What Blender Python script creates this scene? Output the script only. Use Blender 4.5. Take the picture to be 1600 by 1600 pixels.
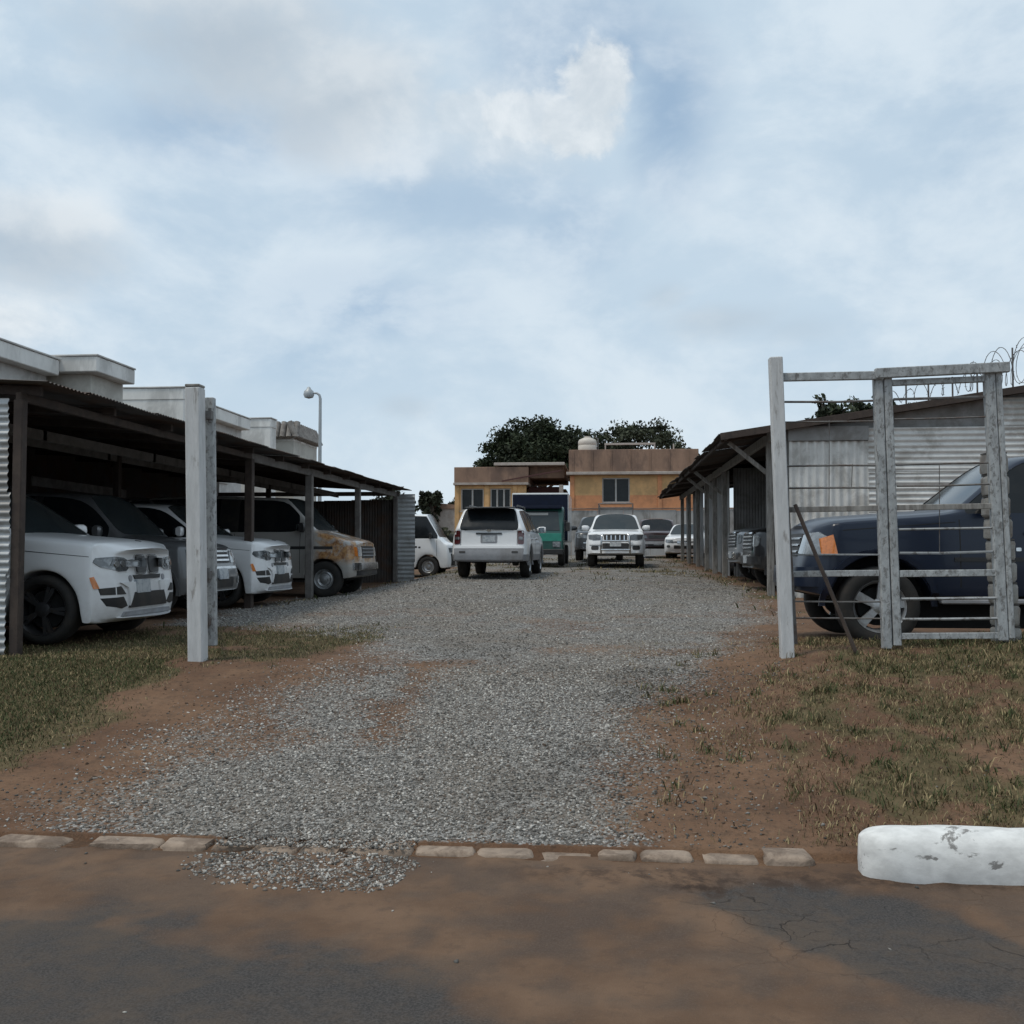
import bpy, bmesh, math, random
import numpy as np
from mathutils import Vector, Matrix
from mathutils.bvhtree import BVHTree

random.seed(11); rng = np.random.default_rng(11)
for o in list(bpy.data.objects): bpy.data.objects.remove(o)
SC = bpy.context.scene; COL = SC.collection
R = math.radians

# ------------------------------------------------------------------ camera
CAMZ = 1.55
cd = bpy.data.cameras.new('camera'); cam = bpy.data.objects.new('camera', cd); COL.objects.link(cam)
cd.sensor_width = 36; cd.lens = 36; cd.clip_end = 3000; cd.clip_start = 0.05
cam.location = (0, 0, CAMZ)
cam.rotation_euler = (R(90) + math.atan(58/1600), 0, math.atan(145/1600))
SC.camera = cam

# ------------------------------------------------------------------ world, sun, exposure
SUN_EL, SUN_AZ = R(64), R(238)          # azimuth measured from +Y clockwise: behind the camera, to the left
SC.view_settings.view_transform = 'Standard'; SC.view_settings.look = 'None'
SC.view_settings.gamma = 1.0; SC.view_settings.use_curve_mapping = False
SC.view_settings.exposure = 0.16
SKY_STRENGTH = 0.1
SUN_STRENGTH = 1.5

class NT:
    """small helper round a node tree"""
    def __init__(s, tree): s.t = tree; s.n = tree.nodes; s.l = tree.links
    def node(s, typ, **kw):
        n = s.n.new(typ)
        for k, v in kw.items(): setattr(n, k, v)
        return n
    def put(s, sock, v):
        if isinstance(v, bpy.types.NodeSocket): s.l.new(v, sock)
        elif v is not None:
            if isinstance(v, (tuple, list)) and len(v) == 3 and sock.type == 'RGBA': v = (*v, 1)
            sock.default_value = v
    def math(s, op, a, b=None, c=None, clamp=False):
        n = s.node('ShaderNodeMath', operation=op, use_clamp=clamp)
        for i, v in enumerate((a, b, c)):
            if v is not None: s.put(n.inputs[i], v)
        return n.outputs[0]
    def mix(s, f, a, b, blend='MIX'):
        n = s.node('ShaderNodeMix', data_type='RGBA', blend_type=blend)
        s.put(n.inputs[0], f); s.put(n.inputs[6], a); s.put(n.inputs[7], b)
        return n.outputs[2]
    def noise(s, vec, scale, detail=4, rough=0.55, dist=0.0):
        n = s.node('ShaderNodeTexNoise')
        if vec is not None: s.put(n.inputs['Vector'], vec)
        s.put(n.inputs['Scale'], scale); s.put(n.inputs['Detail'], detail)
        s.put(n.inputs['Roughness'], rough); s.put(n.inputs['Distortion'], dist)
        return n
    def voro(s, vec, scale, feature='F1'):
        n = s.node('ShaderNodeTexVoronoi', feature=feature)
        if vec is not None: s.put(n.inputs['Vector'], vec)
        s.put(n.inputs['Scale'], scale); return n
    def step(s, v, a, b):
        n = s.node('ShaderNodeMapRange', interpolation_type='SMOOTHSTEP')
        s.put(n.inputs[0], v); s.put(n.inputs[1], a); s.put(n.inputs[2], b)
        return n.outputs[0]
    def vec(s, op, a, b=None):
        n = s.node('ShaderNodeVectorMath', operation=op)
        s.put(n.inputs[0], a)
        if b is not None: s.put(n.inputs[1], b)
        return n.outputs[0]
    def sep(s, v):
        n = s.node('ShaderNodeSeparateXYZ'); s.put(n.inputs[0], v); return n.outputs
    def comb(s, x, y, z):
        n = s.node('ShaderNodeCombineXYZ')
        for i, v in enumerate((x, y, z)): s.put(n.inputs[i], v)
        return n.outputs[0]

W = bpy.data.worlds.new('World'); SC.world = W; W.use_nodes = True
t = NT(W.node_tree); t.n.clear()
out = t.node('ShaderNodeOutputWorld'); bg = t.node('ShaderNodeBackground')
bg.inputs[1].default_value = SKY_STRENGTH
t.l.new(bg.outputs[0], out.inputs[0])
sky = t.node('ShaderNodeTexSky', sky_type='NISHITA'); sky.sun_disc = False
sky.sun_elevation = SUN_EL; sky.sun_rotation = SUN_AZ
D = t.node('ShaderNodeTexCoord').outputs['Generated']
dx, dy, dz = t.sep(D)
az = t.math('ARCTAN2', dx, dy); el = t.math('ARCSINE', dz)
# cloud fields: layered noise on the direction, stretched along the horizon
sv = t.comb(dx, dy, t.math('MULTIPLY', dz, 1.7))
big = t.noise(t.vec('ADD', sv, (3.1, 1.7, 0.4)), 2.3, 6, 0.55, 0.15).outputs[0]
mid = t.noise(t.vec('ADD', sv, (8.3, 4.7, 2.4)), 5.5, 7, 0.6, 0.2).outputs[0]
fine = t.noise(t.vec('ADD', D, (1.3, 9.7, 6.4)), 17.0, 6, 0.6, 0.3).outputs[0]
wob1 = t.math('SUBTRACT', mid, 0.5); wob2 = t.math('SUBTRACT', fine, 0.5)
def spot(a, e, ra, re, edge=0.9, w1=0.25, w2=0.12):
    """a cloud (or gap) centred on azimuth a, elevation e (degrees) with ragged edge; 1 inside"""
    u = t.math('DIVIDE', t.math('SUBTRACT', az, R(a)), R(ra))
    v = t.math('DIVIDE', t.math('SUBTRACT', el, R(e)), R(re))
    d = t.math('SQRT', t.math('ADD', t.math('MULTIPLY', u, u), t.math('MULTIPLY', v, v)))
    d = t.math('ADD', d, t.math('MULTIPLY', wob1, -w1*8)); d = t.math('ADD', d, t.math('MULTIPLY', wob2, -w2*8))
    return t.step(d, 1 + edge*0.5, 1 - edge*0.5)
def spots(lst, **kw):
    r = None
    for q in lst:
        s_ = t.math('MULTIPLY', spot(*q[:4], **kw), q[4]) if len(q) > 4 else spot(*q[:4], **kw)
        r = s_ if r is None else t.math('MAXIMUM', r, s_)
    return r
K = 1.0 / SKY_STRENGTH
def kc(c): return tuple(v*K for v in c)
haze_c = kc((0.50, 0.615, 0.72)); white_c = kc((0.73, 0.80, 0.85)); grey_c = kc((0.375, 0.42, 0.47)); blue_c = kc((0.36, 0.52, 0.68))
cov = t.math('ADD', t.step(big, 0.30, 0.62), 0.0, clamp=True)
blue = t.mix(0.55, sky.outputs[0], blue_c)
thin = t.mix(t.math('MULTIPLY_ADD', cov, 0.30, 0.64), blue, haze_c)
# gaps of clearer blue
gaps = spots([(-13.5, 13.2, 4.6, 1.7, 1.0), (-17, 10.2, 4, 2.0, 0.6), (-22, 21.5, 5, 1.6, 0.7), (-1.0, 26.3, 5.5, 3.0, 0.95), (3.6, 23.6, 2.6, 4.2, 0.95), (-8, 19.0, 8, 2.4, 0.5), (-2, 17.5, 3, 2.6, 0.55)], edge=1.3, w1=0.35, w2=0.08)
thin = t.mix(t.math('MULTIPLY', gaps, 0.72), thin, t.mix(0.5, sky.outputs[0], kc((0.30, 0.47, 0.66))))
# soft brighter banks low over the horizon and across the frame
bank = t.step(mid, 0.40, 0.66)
low = t.step(el, R(20), R(1))
thin = t.mix(t.math('MULTIPLY', bank, 0.55), thin, white_c)
thin = t.mix(t.math('MULTIPLY', low, 0.30), thin, kc((0.64, 0.735, 0.80)))
# darker cloud bellies
belly = t.math('MAXIMUM', spots([(-20.5, 26.0, 6.5, 3.2, 1.0), (-15, 24.2, 4.5, 2.6, 0.9), (-30.5, 15.0, 3.4, 1.7, 0.8), (6.6, 12.4, 3.2, 0.9, 0.55), (3.4, 13.8, 1.2, 0.8, 0.4), (-11.2, 7.9, 1.4, 0.6, 0.4), (10.5, 11.8, 2.4, 0.8, 0.3)], edge=1.5, w1=0.3, w2=0.1), t.math('MULTIPLY', t.step(big, 0.60, 0.78), 0.35))
thin = t.mix(t.math('MULTIPLY', belly, 0.55), thin, grey_c)
# bright cumulus heads
head = t.math('MAXIMUM', spots([(-0.4, 24.7, 1.9, 2.3, 1.0), (-1.6, 22.7, 2.8, 1.6, 0.95), (-4.6, 23.2, 2.8, 1.3, 0.85), (-7.8, 23.3, 2.6, 1.3, 0.65)], edge=0.5, w1=0.14, w2=0.24), spots([(-5.6, 22.6, 5.0, 2.0, 0.6), (-10.0, 22.3, 3.4, 2.4, 0.5), (-13.5, 25.8, 5.0, 1.6, 0.42), (-22, 28.4, 7, 1.8, 0.35), (-33, 11.3, 3.2, 1.2, 0.8), (-30.5, 16.8, 3.5, 0.9, 0.5)], edge=1.3, w1=0.28, w2=0.2))
headc = t.mix(t.step(t.math('MULTIPLY_ADD', mid, 0.6, t.math('MULTIPLY', fine, 0.6)), 0.48, 0.74), kc((0.57, 0.63, 0.68)), kc((0.80, 0.835, 0.855)))
fin = t.mix(t.math('MULTIPLY', head, 0.88), thin, headc)
t.l.new(fin, bg.inputs[0])

sd = bpy.data.lights.new('sun', 'SUN'); sun = bpy.data.objects.new('sun', sd); COL.objects.link(sun)
sd.energy = SUN_STRENGTH; sd.angle = R(13); sd.color = (1.0, 0.93, 0.82)
tosun = Vector((math.sin(SUN_AZ)*math.cos(SUN_EL), math.cos(SUN_AZ)*math.cos(SUN_EL), math.sin(SUN_EL)))
sun.rotation_euler = tosun.to_track_quat('Z', 'Y').to_euler(); sun.location = tosun*60

# ------------------------------------------------------------------ materials
MATS = {}
def mat(name, base, rough=0.7, var=0.18, scale=4.0, alt=None, altamt=0.5, altscale=1.3, bump=0.0, bscale=60, metal=0.0, coat=0.0, spec=0.5, thr=(0.45, 0.62), stretch=(1, 1, 1), trans=0.0):
    """plain procedural material: colour mottling, patches of a second colour, fine relief"""
    if name in MATS: return MATS[name]
    m = bpy.data.materials.new(name); m.use_nodes = True; n = NT(m.node_tree); n.n.clear()
    o = n.node('ShaderNodeOutputMaterial'); b = n.node('ShaderNodeBsdfPrincipled'); n.l.new(b.outputs[0], o.inputs[0])
    co = n.node('ShaderNodeTexCoord').outputs['Object']
    if stretch != (1, 1, 1): co = n.vec('MULTIPLY', co, stretch)
    f = n.noise(co, scale, 6, 0.62).outputs[0]
    c = n.mix(n.step(f, 0.25, 0.75), tuple(v*(1-var) for v in base), tuple(min(1, v*(1+var)) for v in base))
    if alt:
        g = n.noise(n.vec('ADD', co, (5.2, 1.1, 3.3)), altscale, 8, 0.68, 0.4).outputs[0]
        c = n.mix(n.math('MULTIPLY', n.step(g, *thr), altamt), c, alt)
    n.l.new(c, b.inputs['Base Color'])
    r2 = n.math('MULTIPLY_ADD', f, 0.25, rough-0.125, clamp=True); n.l.new(r2, b.inputs['Roughness'])
    b.inputs['Metallic'].default_value = metal; b.inputs['Coat Weight'].default_value = coat
    b.inputs['Coat Roughness'].default_value = 0.12; b.inputs['Specular IOR Level'].default_value = spec
    if bump:
        h = n.noise(co, bscale, 5, 0.6).outputs[0]
        bm_ = n.node('ShaderNodeBump'); bm_.inputs['Strength'].default_value = bump; bm_.inputs['Distance'].default_value = 0.01
        n.l.new(h, bm_.inputs['Height']); n.l.new(bm_.outputs[0], b.inputs['Normal'])
    MATS[name] = m; return m

def paint_mat(name, base, metal=0.0, rough=0.35, dust=0.55, rust=None, coat=0.7):
    """car paint: clear coat, road dust thickest low down, faint mottling"""
    if name in MATS: return MATS[name]
    m = bpy.data.materials.new(name); m.use_nodes = True; n = NT(m.node_tree); n.n.clear()
    o = n.node('ShaderNodeOutputMaterial'); b = n.node('ShaderNodeBsdfPrincipled'); n.l.new(b.outputs[0], o.inputs[0])
    co = n.node('ShaderNodeTexCoord').outputs['Object']
    z = n.sep(co)[2]
    f = n.noise(co, 2.4, 6, 0.65).outputs[0]
    f2 = n.noise(co, 14, 6, 0.65).outputs[0]
    lowz = n.step(z, 1.0, 0.15)
    amt = n.math('MULTIPLY', n.math('MULTIPLY_ADD', lowz, 0.75, 0.13), n.step(n.math('MULTIPLY_ADD', f2, 0.4, f), 0.45, 0.95))
    amt = n.math('MULTIPLY', amt, dust)
    c = n.mix(n.step(f, 0.2, 0.8), tuple(v*0.94 for v in base), tuple(min(1, v*1.04) for v in base))
    c = n.mix(amt, c, (0.19, 0.15, 0.115))
    if rust:                                    # rust[x0,x1,z0,z1] patch on this body
        x, y, _ = n.sep(co)
        x0, x1, z0, z1 = rust
        mx = n.math('MULTIPLY', n.step(x, x0-0.12, x0+0.14), n.step(x, x1+0.1, x1-0.1))
        mz = n.math('MULTIPLY', n.step(z, z0-0.1, z0+0.1), n.step(z, z1+0.1, z1-0.1))
        g = n.noise(co, 4.5, 8, 0.7, 0.6).outputs[0]
        k = n.math('MULTIPLY', n.math('MULTIPLY', mx, mz), n.step(g, 0.36, 0.56))
        c = n.mix(k, c, n.mix(n.step(f2, 0.35, 0.62), (0.19, 0.075, 0.022), (0.45, 0.25, 0.10)))
    n.l.new(c, b.inputs['Base Color'])
    n.l.new(n.math('MULTIPLY_ADD', amt, 0.5, rough, clamp=True), b.inputs['Roughness'])
    n.l.new(n.math('MULTIPLY_ADD', amt, -0.9, coat, clamp=True), b.inputs['Coat Weight'])
    b.inputs['Coat Roughness'].default_value = 0.06; b.inputs['Specular IOR Level'].default_value = 0.35; b.inputs['Metallic'].default_value = metal
    MATS[name] = m; return m

GLASS = mat('tinted_glass', (0.010, 0.012, 0.014), 0.15, 0.1, 3, alt=(0.07, 0.06, 0.05), altamt=0.10, altscale=2.2, spec=0.28)
GLASSL = mat('clear_windscreen', (0.025, 0.033, 0.036), 0.14, 0.1, 3, alt=(0.10, 0.09, 0.075), altamt=0.14, altscale=2, spec=0.5)
RUBBER = mat('tyre_rubber', (0.018, 0.017, 0.016), 0.85, 0.2, 12, alt=(0.060, 0.046, 0.035), altamt=0.3, altscale=5)
ALLOY = mat('alloy', (0.42, 0.43, 0.44), 0.35, 0.08, 8, metal=0.75, alt=(0.12, 0.10, 0.08), altamt=0.5, altscale=7)
DALLOY = mat('dark_alloy', (0.05, 0.05, 0.052), 0.4, 0.1, 8, metal=0.5, alt=(0.09, 0.07, 0.055), altamt=0.5, altscale=6)
CHROME = mat('chrome', (0.62, 0.63, 0.64), 0.18, 0.06, 8, metal=1.0, alt=(0.2, 0.18, 0.16), altamt=0.35, altscale=9)
BLACKP = mat('black_plastic', (0.016, 0.016, 0.017), 0.55, 0.2, 10, alt=(0.07, 0.058, 0.045), altamt=0.35, altscale=3)
SEAM = mat('panel_gap', (0.012, 0.012, 0.012), 0.9, 0.1)
UNDER = mat('underbody', (0.010, 0.010, 0.010), 0.95, 0.3)
LAMP = mat('lamp_lens', (0.24, 0.255, 0.265), 0.12, 0.3, 14, alt=(0.06, 0.065, 0.07), altamt=0.75, altscale=6, coat=1.0, metal=0.2, thr=(0.44, 0.56))
LAMPD = mat('dark_lamp_lens', (0.075, 0.08, 0.085), 0.15, 0.3, 22, alt=(0.22, 0.23, 0.24), altamt=0.5, altscale=9, coat=1.0, thr=(0.54, 0.62))
AMBER = mat('amber_lens', (0.55, 0.17, 0.03), 0.2, 0.2, 30, coat=1.0)
REDL = mat('red_lens', (0.07, 0.012, 0.012), 0.2, 0.3, 30, coat=1.0)
PLATE = mat('number_plate', (0.42, 0.44, 0.45), 0.5, 0.08, 20, alt=(0.12, 0.15, 0.2), altamt=0.55, altscale=16)
MIRG = mat('mirror_glass', (0.25, 0.28, 0.3), 0.08, 0.1, 3, metal=0.9)

# ------------------------------------------------------------------ mesh helpers
class MB:
    def __init__(s): s.v = []; s.f = []
    def add(s, vs, fs):
        k = len(s.v); s.v += [tuple(p) for p in vs]; s.f += [tuple(i+k for i in q) for q in fs]; return s
    def box(s, x0, x1, y0, y1, z0, z1):
        return s.add([(x0,y0,z0),(x1,y0,z0),(x1,y1,z0),(x0,y1,z0),(x0,y0,z1),(x1,y0,z1),(x1,y1,z1),(x0,y1,z1)],
                     [(0,3,2,1),(4,5,6,7),(0,1,5,4),(1,2,6,5),(2,3,7,6),(3,0,4,7)])
    def beam(s, p0, p1, w, h, up=(0, 0, 1), taper=1.0):
        p0, p1 = Vector(p0), Vector(p1); d = (p1-p0).normalized(); u = Vector(up)
        if abs(d.dot(u)) > 0.95: u = Vector((0, 1, 0))
        a = d.cross(u).normalized(); b = a.cross(d).normalized(); vs = []
        for p, k in ((p0, 1.0), (p1, taper)):
            for sa, sb in ((-1,-1),(1,-1),(1,1),(-1,1)): vs.append(p + a*(sa*w/2*k) + b*(sb*h/2*k))
        return s.add(vs, [(3,2,1,0),(4,5,6,7),(0,1,5,4),(1,2,6,5),(2,3,7,6),(3,0,4,7)])
    def tube(s, pts, r, n=8, caps=True):
        pts = [Vector(p) for p in pts]; rs = r if isinstance(r, (list, tuple)) else [r]*len(pts)
        vs = []; fs = []; ref = None
        for i, p in enumerate(pts):
            d = (pts[min(i+1, len(pts)-1)] - pts[max(i-1, 0)]).normalized()
            if ref is None:
                ref = Vector((0, 0, 1)) if abs(d.z) < 0.9 else Vector((1, 0, 0))
            a = d.cross(ref).normalized(); b = a.cross(d).normalized(); ref = b
            for k in range(n):
                g = 2*math.pi*k/n; vs.append(p + a*(math.cos(g)*rs[i]) + b*(math.sin(g)*rs[i]))
        for i in range(len(pts)-1):
            for k in range(n):
                k2 = (k+1) % n; fs.append((i*n+k, i*n+k2, (i+1)*n+k2, (i+1)*n+k))
        if caps: fs += [tuple(range(n)), tuple((len(pts)-1)*n+k for k in reversed(range(n)))]
        return s.add(vs, fs)
    def lathe(s, prof, n=24, axis='y', c=(0, 0, 0)):
        """prof: (radius, position along axis) pairs"""
        vs = []; fs = []
        for r, h in prof:
            for k in range(n):
                g = 2*math.pi*k/n; a, b = r*math.cos(g), r*math.sin(g)
                p = (a, h, b) if axis == 'y' else ((a, b, h) if axis == 'z' else (h, a, b))
                vs.append((p[0]+c[0], p[1]+c[1], p[2]+c[2]))
        for i in range(len(prof)-1):
            for k in range(n):
                k2 = (k+1) % n; fs.append((i*n+k, (i+1)*n+k, (i+1)*n+k2, i*n+k2))
        return s.add(vs, fs)
    def prism(s, poly, axis, a, b):
        """poly in the two other axes, extruded from a to b along axis"""
        n = len(poly); vs = []
        for h in (a, b):
            for p, q in poly: vs.append({'x': (h, p, q), 'y': (p, h, q), 'z': (p, q, h)}[axis])
        fs = [tuple(range(n)), tuple(range(2*n-1, n-1, -1))] + [(i, n+i, n+(i+1) % n, (i+1) % n) for i in range(n)]
        return s.add(vs, fs)
    def build(s, name, m, parent=None, bevel=0.0, smooth=None, jitter=0.0):
        off = Vector((0, 0, 0))
        if parent is not None and parent.get('_world'): off = Vector(parent['_world'])
        vs = [(p[0]-off.x, p[1]-off.y, p[2]-off.z) for p in s.v]
        if jitter: vs = [(a+random.uniform(-jitter, jitter), b+random.uniform(-jitter, jitter), c+random.uniform(-jitter, jitter)) for a, b, c in vs]
        me = bpy.data.meshes.new(name); me.from_pydata(vs, [], s.f)
        bm = bmesh.new(); bm.from_mesh(me)
        bmesh.ops.recalc_face_normals(bm, faces=bm.faces)
        if bevel: bmesh.ops.bevel(bm, geom=bm.edges[:], offset=bevel, segments=1, affect='EDGES', profile=0.5)
        bm.to_mesh(me); bm.free()
        if smooth is not None:
            me.polygons.foreach_set('use_smooth', [True]*len(me.polygons)); me.set_sharp_from_angle(angle=R(smooth))
        return link(name, me, m, parent)

def link(name, me, m, parent=None):
    o = bpy.data.objects.new(name, me); COL.objects.link(o)
    if m is not None and len(me.materials) == 0: me.materials.append(m)
    if parent is not None:
        o.parent = parent
        if parent.get('_world'): o['_world'] = list(parent['_world'])
    return o
def tag(o, label=None, cat=None, group=None, kind=None):
    if label: o['label'] = label
    if cat: o['category'] = cat
    if group: o['group'] = group
    if kind: o['kind'] = kind
    return o
def thing(name, label, cat, loc=(0, 0, 0), rotz=0.0, group=None, world=True):
    o = bpy.data.objects.new(name, None); COL.objects.link(o)
    o.empty_display_size = 0.2
    o.location = loc; o.rotation_euler = (0, 0, rotz)
    if world: o['_world'] = list(loc)          # parts given in world coordinates (unrotated things only)
    return tag(o, label, cat, group)
def beam(name, p0, p1, w, h, m, parent, bevel=0.006, jitter=0.0, **kw):
    return MB().beam(p0, p1, w, h, **kw).build(name, m, parent, bevel, jitter=jitter)
def box(name, x0, x1, y0, y1, z0, z1, m, parent=None, bevel=0.0, jitter=0.0):
    return MB().box(x0, x1, y0, y1, z0, z1).build(name, m, parent, bevel, jitter=jitter)
def sheet(name, o, u, v, width, length, m, parent, pitch=0.076, amp=0.009, seg=6, bow=0.0, v2=None):
    """corrugated metal sheet: waves across u, ridges along v; v2 gives the far edge's own length (slanted cut)"""
    o, u, v = Vector(o), Vector(u).normalized(), Vector(v).normalized(); n = u.cross(v)
    nu = max(4, int(width/pitch*seg)); nv = 4; vs = []; fs = []
    l2 = length if v2 is None else v2; ph = random.random()*6
    for j in range(nv+1):
        for i in range(nu+1):
            a = width*i/nu; ll = length+(l2-length)*i/nu; b = ll*j/nv
            h = amp*math.sin(2*math.pi*a/pitch) + bow*math.sin(ph + 3.1*j/nv + 2.0*i/nu)
            vs.append(o + u*a + v*b + n*h)
    for j in range(nv):
        for i in range(nu):
            q = j*(nu+1)+i; fs.append((q, q+1, q+nu+2, q+nu+1))
    mb = MB().add(vs, fs); ob = mb.build(name, m, parent, smooth=60)
    return ob

# ------------------------------------------------------------------ terrain functions
def ss(a, b, x):
    k = np.clip((np.asarray(x, float)-a)/(b-a), 0, 1); return k*k*(3-2*k)
_tab = rng.random((256, 256))
def vnoise(x, y):
    xi = np.floor(x).astype(int); yi = np.floor(y).astype(int); fx = x-xi; fy = y-yi
    fx = fx*fx*(3-2*fx); fy = fy*fy*(3-2*fy); g = lambda i, j: _tab[i & 255, j & 255]
    return (g(xi, yi)*(1-fx)+g(xi+1, yi)*fx)*(1-fy) + (g(xi, yi+1)*(1-fx)+g(xi+1, yi+1)*fx)*fy
def fbm(x, y, s=1.0, o=4):
    r = 0; a = 0.5; x = np.asarray(x, float)*s+37.2; y = np.asarray(y, float)*s+11.9
    for _ in range(o): r = r + a*vnoise(x, y); a *= 0.5; x = x*2.03+5.1; y = y*2.03+9.4
    return r/(1-0.5**o)
def H(x, y):
    x = np.asarray(x, float); y = np.asarray(y, float)
    G = np.minimum(0.32+0.0185*y, 1.2)
    ap = 0.048+(0.32+.0185*9.3-0.048)*np.clip((y-5.2)/4.1, 0, 1)**0.9
    z = np.where(y < 9.3, ap, G)
    tilt = .16*ss(.6, 2.2, x)+.10*ss(2.2, 4.2, x)+0.03*np.exp(-((x-1.9)/0.9)**2-((y-7.4)/0.9)**2)
    z = z+tilt*ss(5.3, 9., y)*(1-ss(9.3, 12.5, y))
    z = z-0.24*ss(-4.3, -6.0, x)*ss(11, 29, y)*(1-ss(34, 44, y))
    z = z + (fbm(x, y, 0.9, 3)-0.5)*0.05*ss(5.3, 6.5, y)*(1-ss(40, 60, y)) + (fbm(x+40, y, 5, 3)-0.5)*0.018*ss(5.25, 5.8, y)
    return np.where(y < 5.1, -0.06, np.where(y < 5.22, 0.02, z))
def h1(x, y): return float(H(x, y))
_GL = np.array([(5.1,-3.55),(5.7,-3.5),(7.2,-3.1),(8.4,-2.9),(9.6,-2.55),(11.2,-2.75),(12.2,-4.0),(13,-5.8),(16,-6.3),(30,-5.8),(60,-5)])
_GR = np.array([(5.1,.34),(5.9,.25),(6.9,.22),(7.9,.35),(8.8,.95),(10.5,1.3),(13,1.9),(14.6,2.4),(20,3.1),(60,3)])
def gravel_mask(x, y):
    xl = np.interp(y, _GL[:, 0], _GL[:, 1]); xr = np.interp(y, _GR[:, 0], _GR[:, 1])
    w = (fbm(x, y, 1.3, 4)-0.5)*1.5 + (fbm(x+9, y+4, 6, 2)-0.5)*0.5
    wl = np.where(np.asarray(y) < 9, 1.7, 0.8)
    m = ss(-0.35, wl, x-xl+w*0.7)*ss(-0.35, 0.95, xr-x+w*0.7)
    m = m*(1-0.55*ss(0.50, 0.70, fbm(x+13, y+77, 1.1, 4))*(1-ss(14, 20, y)))
    # earth showing through in the wheel tracks on the slope
    tr = np.exp(-((x+1.45+0.10*(y-6))/0.28)**2)*ss(6.0, 7.2, y)*(1-ss(9.0, 10.5, y))
    tr2 = np.exp(-((x+0.9)/2.2)**2)*np.exp(-((y-9.2)/0.8)**2)*0.4
    m = m*(1-0.85*tr*ss(0.30, 0.55, fbm(x, y, 2.2, 3)))*(1-tr2*ss(0.4, 0.65, fbm(x+3, y, 1.7, 3)))
    # worn muddy and grassy patches farther back
    m = m*(1-0.5*ss(0.50, 0.66, fbm(x+20, y*0.6, 0.5, 3))*ss(18, 26, y))
    return np.clip(m*ss(5.22, 5.27, y), 0, 1)
_SP = np.array([(-2.02,4.86),(-1.82,5.16),(-1.25,5.18),(-0.95,5.16),(-1.15,4.97),(-1.38,4.68),(-1.70,4.68)])
def spill_mask(x, y):
    e = ((x+1.48-0.25*(5.0-y))/0.54)**2+((y-4.93)/0.34)**2
    return ss(1.25, 0.55, e+(fbm(x, y, 4, 3)-0.5)*1.3)
def grass_mask(x, y):
    n1 = fbm(x+5, y+2, 1.6, 4); n2 = fbm(x+50, y+12, 5, 3)
    xl = np.interp(y, [5.2, 6.2, 7, 7.9, 9, 9.6, 10.6], [-4.5, -3.85, -3.72, -3.75, -3.85, -4.1, -4.4])
    left = ss(-0.15, 0.3, xl-x+(n1-0.5)*0.9)*(1-ss(10.4, 11.2, y))*ss(5.25, 5.5, y)
    strip = ss(-2.3, -3.0, x+(n1-0.5)*1.2)*ss(-6.2, -5.2, x)*ss(9.0, 9.9, y+(n2-0.5)*1.0)*(1-ss(11.6, 13.4, y+(n1-0.5)*2))*ss(0.28, 0.50, n1*0.6+n2*0.4)*0.8
    xr = np.interp(y, _GR[:, 0], _GR[:, 1])
    right = ss(0.25, 1.3, x-xr)*ss(0.36, 0.72, n1*0.45+n2*0.55+0.10*ss(1.5, 3.5, x)+0.05*ss(6.5, 8.5, y)-0.02)*ss(5.4, 5.8, y)*(1-ss(9.9, 11.2, y))
    far = ss(22, 30, y)*ss(0.52, 0.68, n1)*0.7*(1-ss(56, 60, y))
    edge = ss(14, 16, y)*np.exp(-((x-np.where(x < 0, -5.9, 2.9))/0.5)**2)*ss(0.4, 0.6, n1)*0.6
    return np.clip(np.maximum.reduce([left, strip, right, far, edge]), 0, 1)
_RA = np.array([(-9,4.30),(-2.56,4.22),(-1.66,4.08),(-0.9,3.76),(-0.31,3.40),(0.1,3.1),(3,2.9),(9,2.8)])
def road_dirt(x, y):
    """1 where red earth has washed over the asphalt"""
    e = np.interp(x, _RA[:, 0], _RA[:, 1])
    n1 = fbm(x+2, y+7, 1.5, 4)-0.5; n2 = fbm(x+8, y+1, 7, 3)-0.5
    d = ss(-0.22, 0.30, y-e+n1*0.45+n2*0.34)
    pe = ((x-1.02-0.55*(4.4-y))/0.50)**2+((y-4.38)/0.60)**2
    patch = ss(1.35, 0.7, pe+n1*0.8+n2*0.5)
    d = d*(1-0.9*patch)
    d = d*(1-0.75*ss(0.55, 0.15, np.abs(y-3.6-0.1*x)*1.2)*ss(0.6, 1.2, x)*ss(-0.1, 0.15, n1+0.1))
    thin = 0.55+0.45*ss(-0.12, 0.16, n1*0.6+n2*0.7)
    return np.clip(d*thin, 0, 1)

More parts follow.
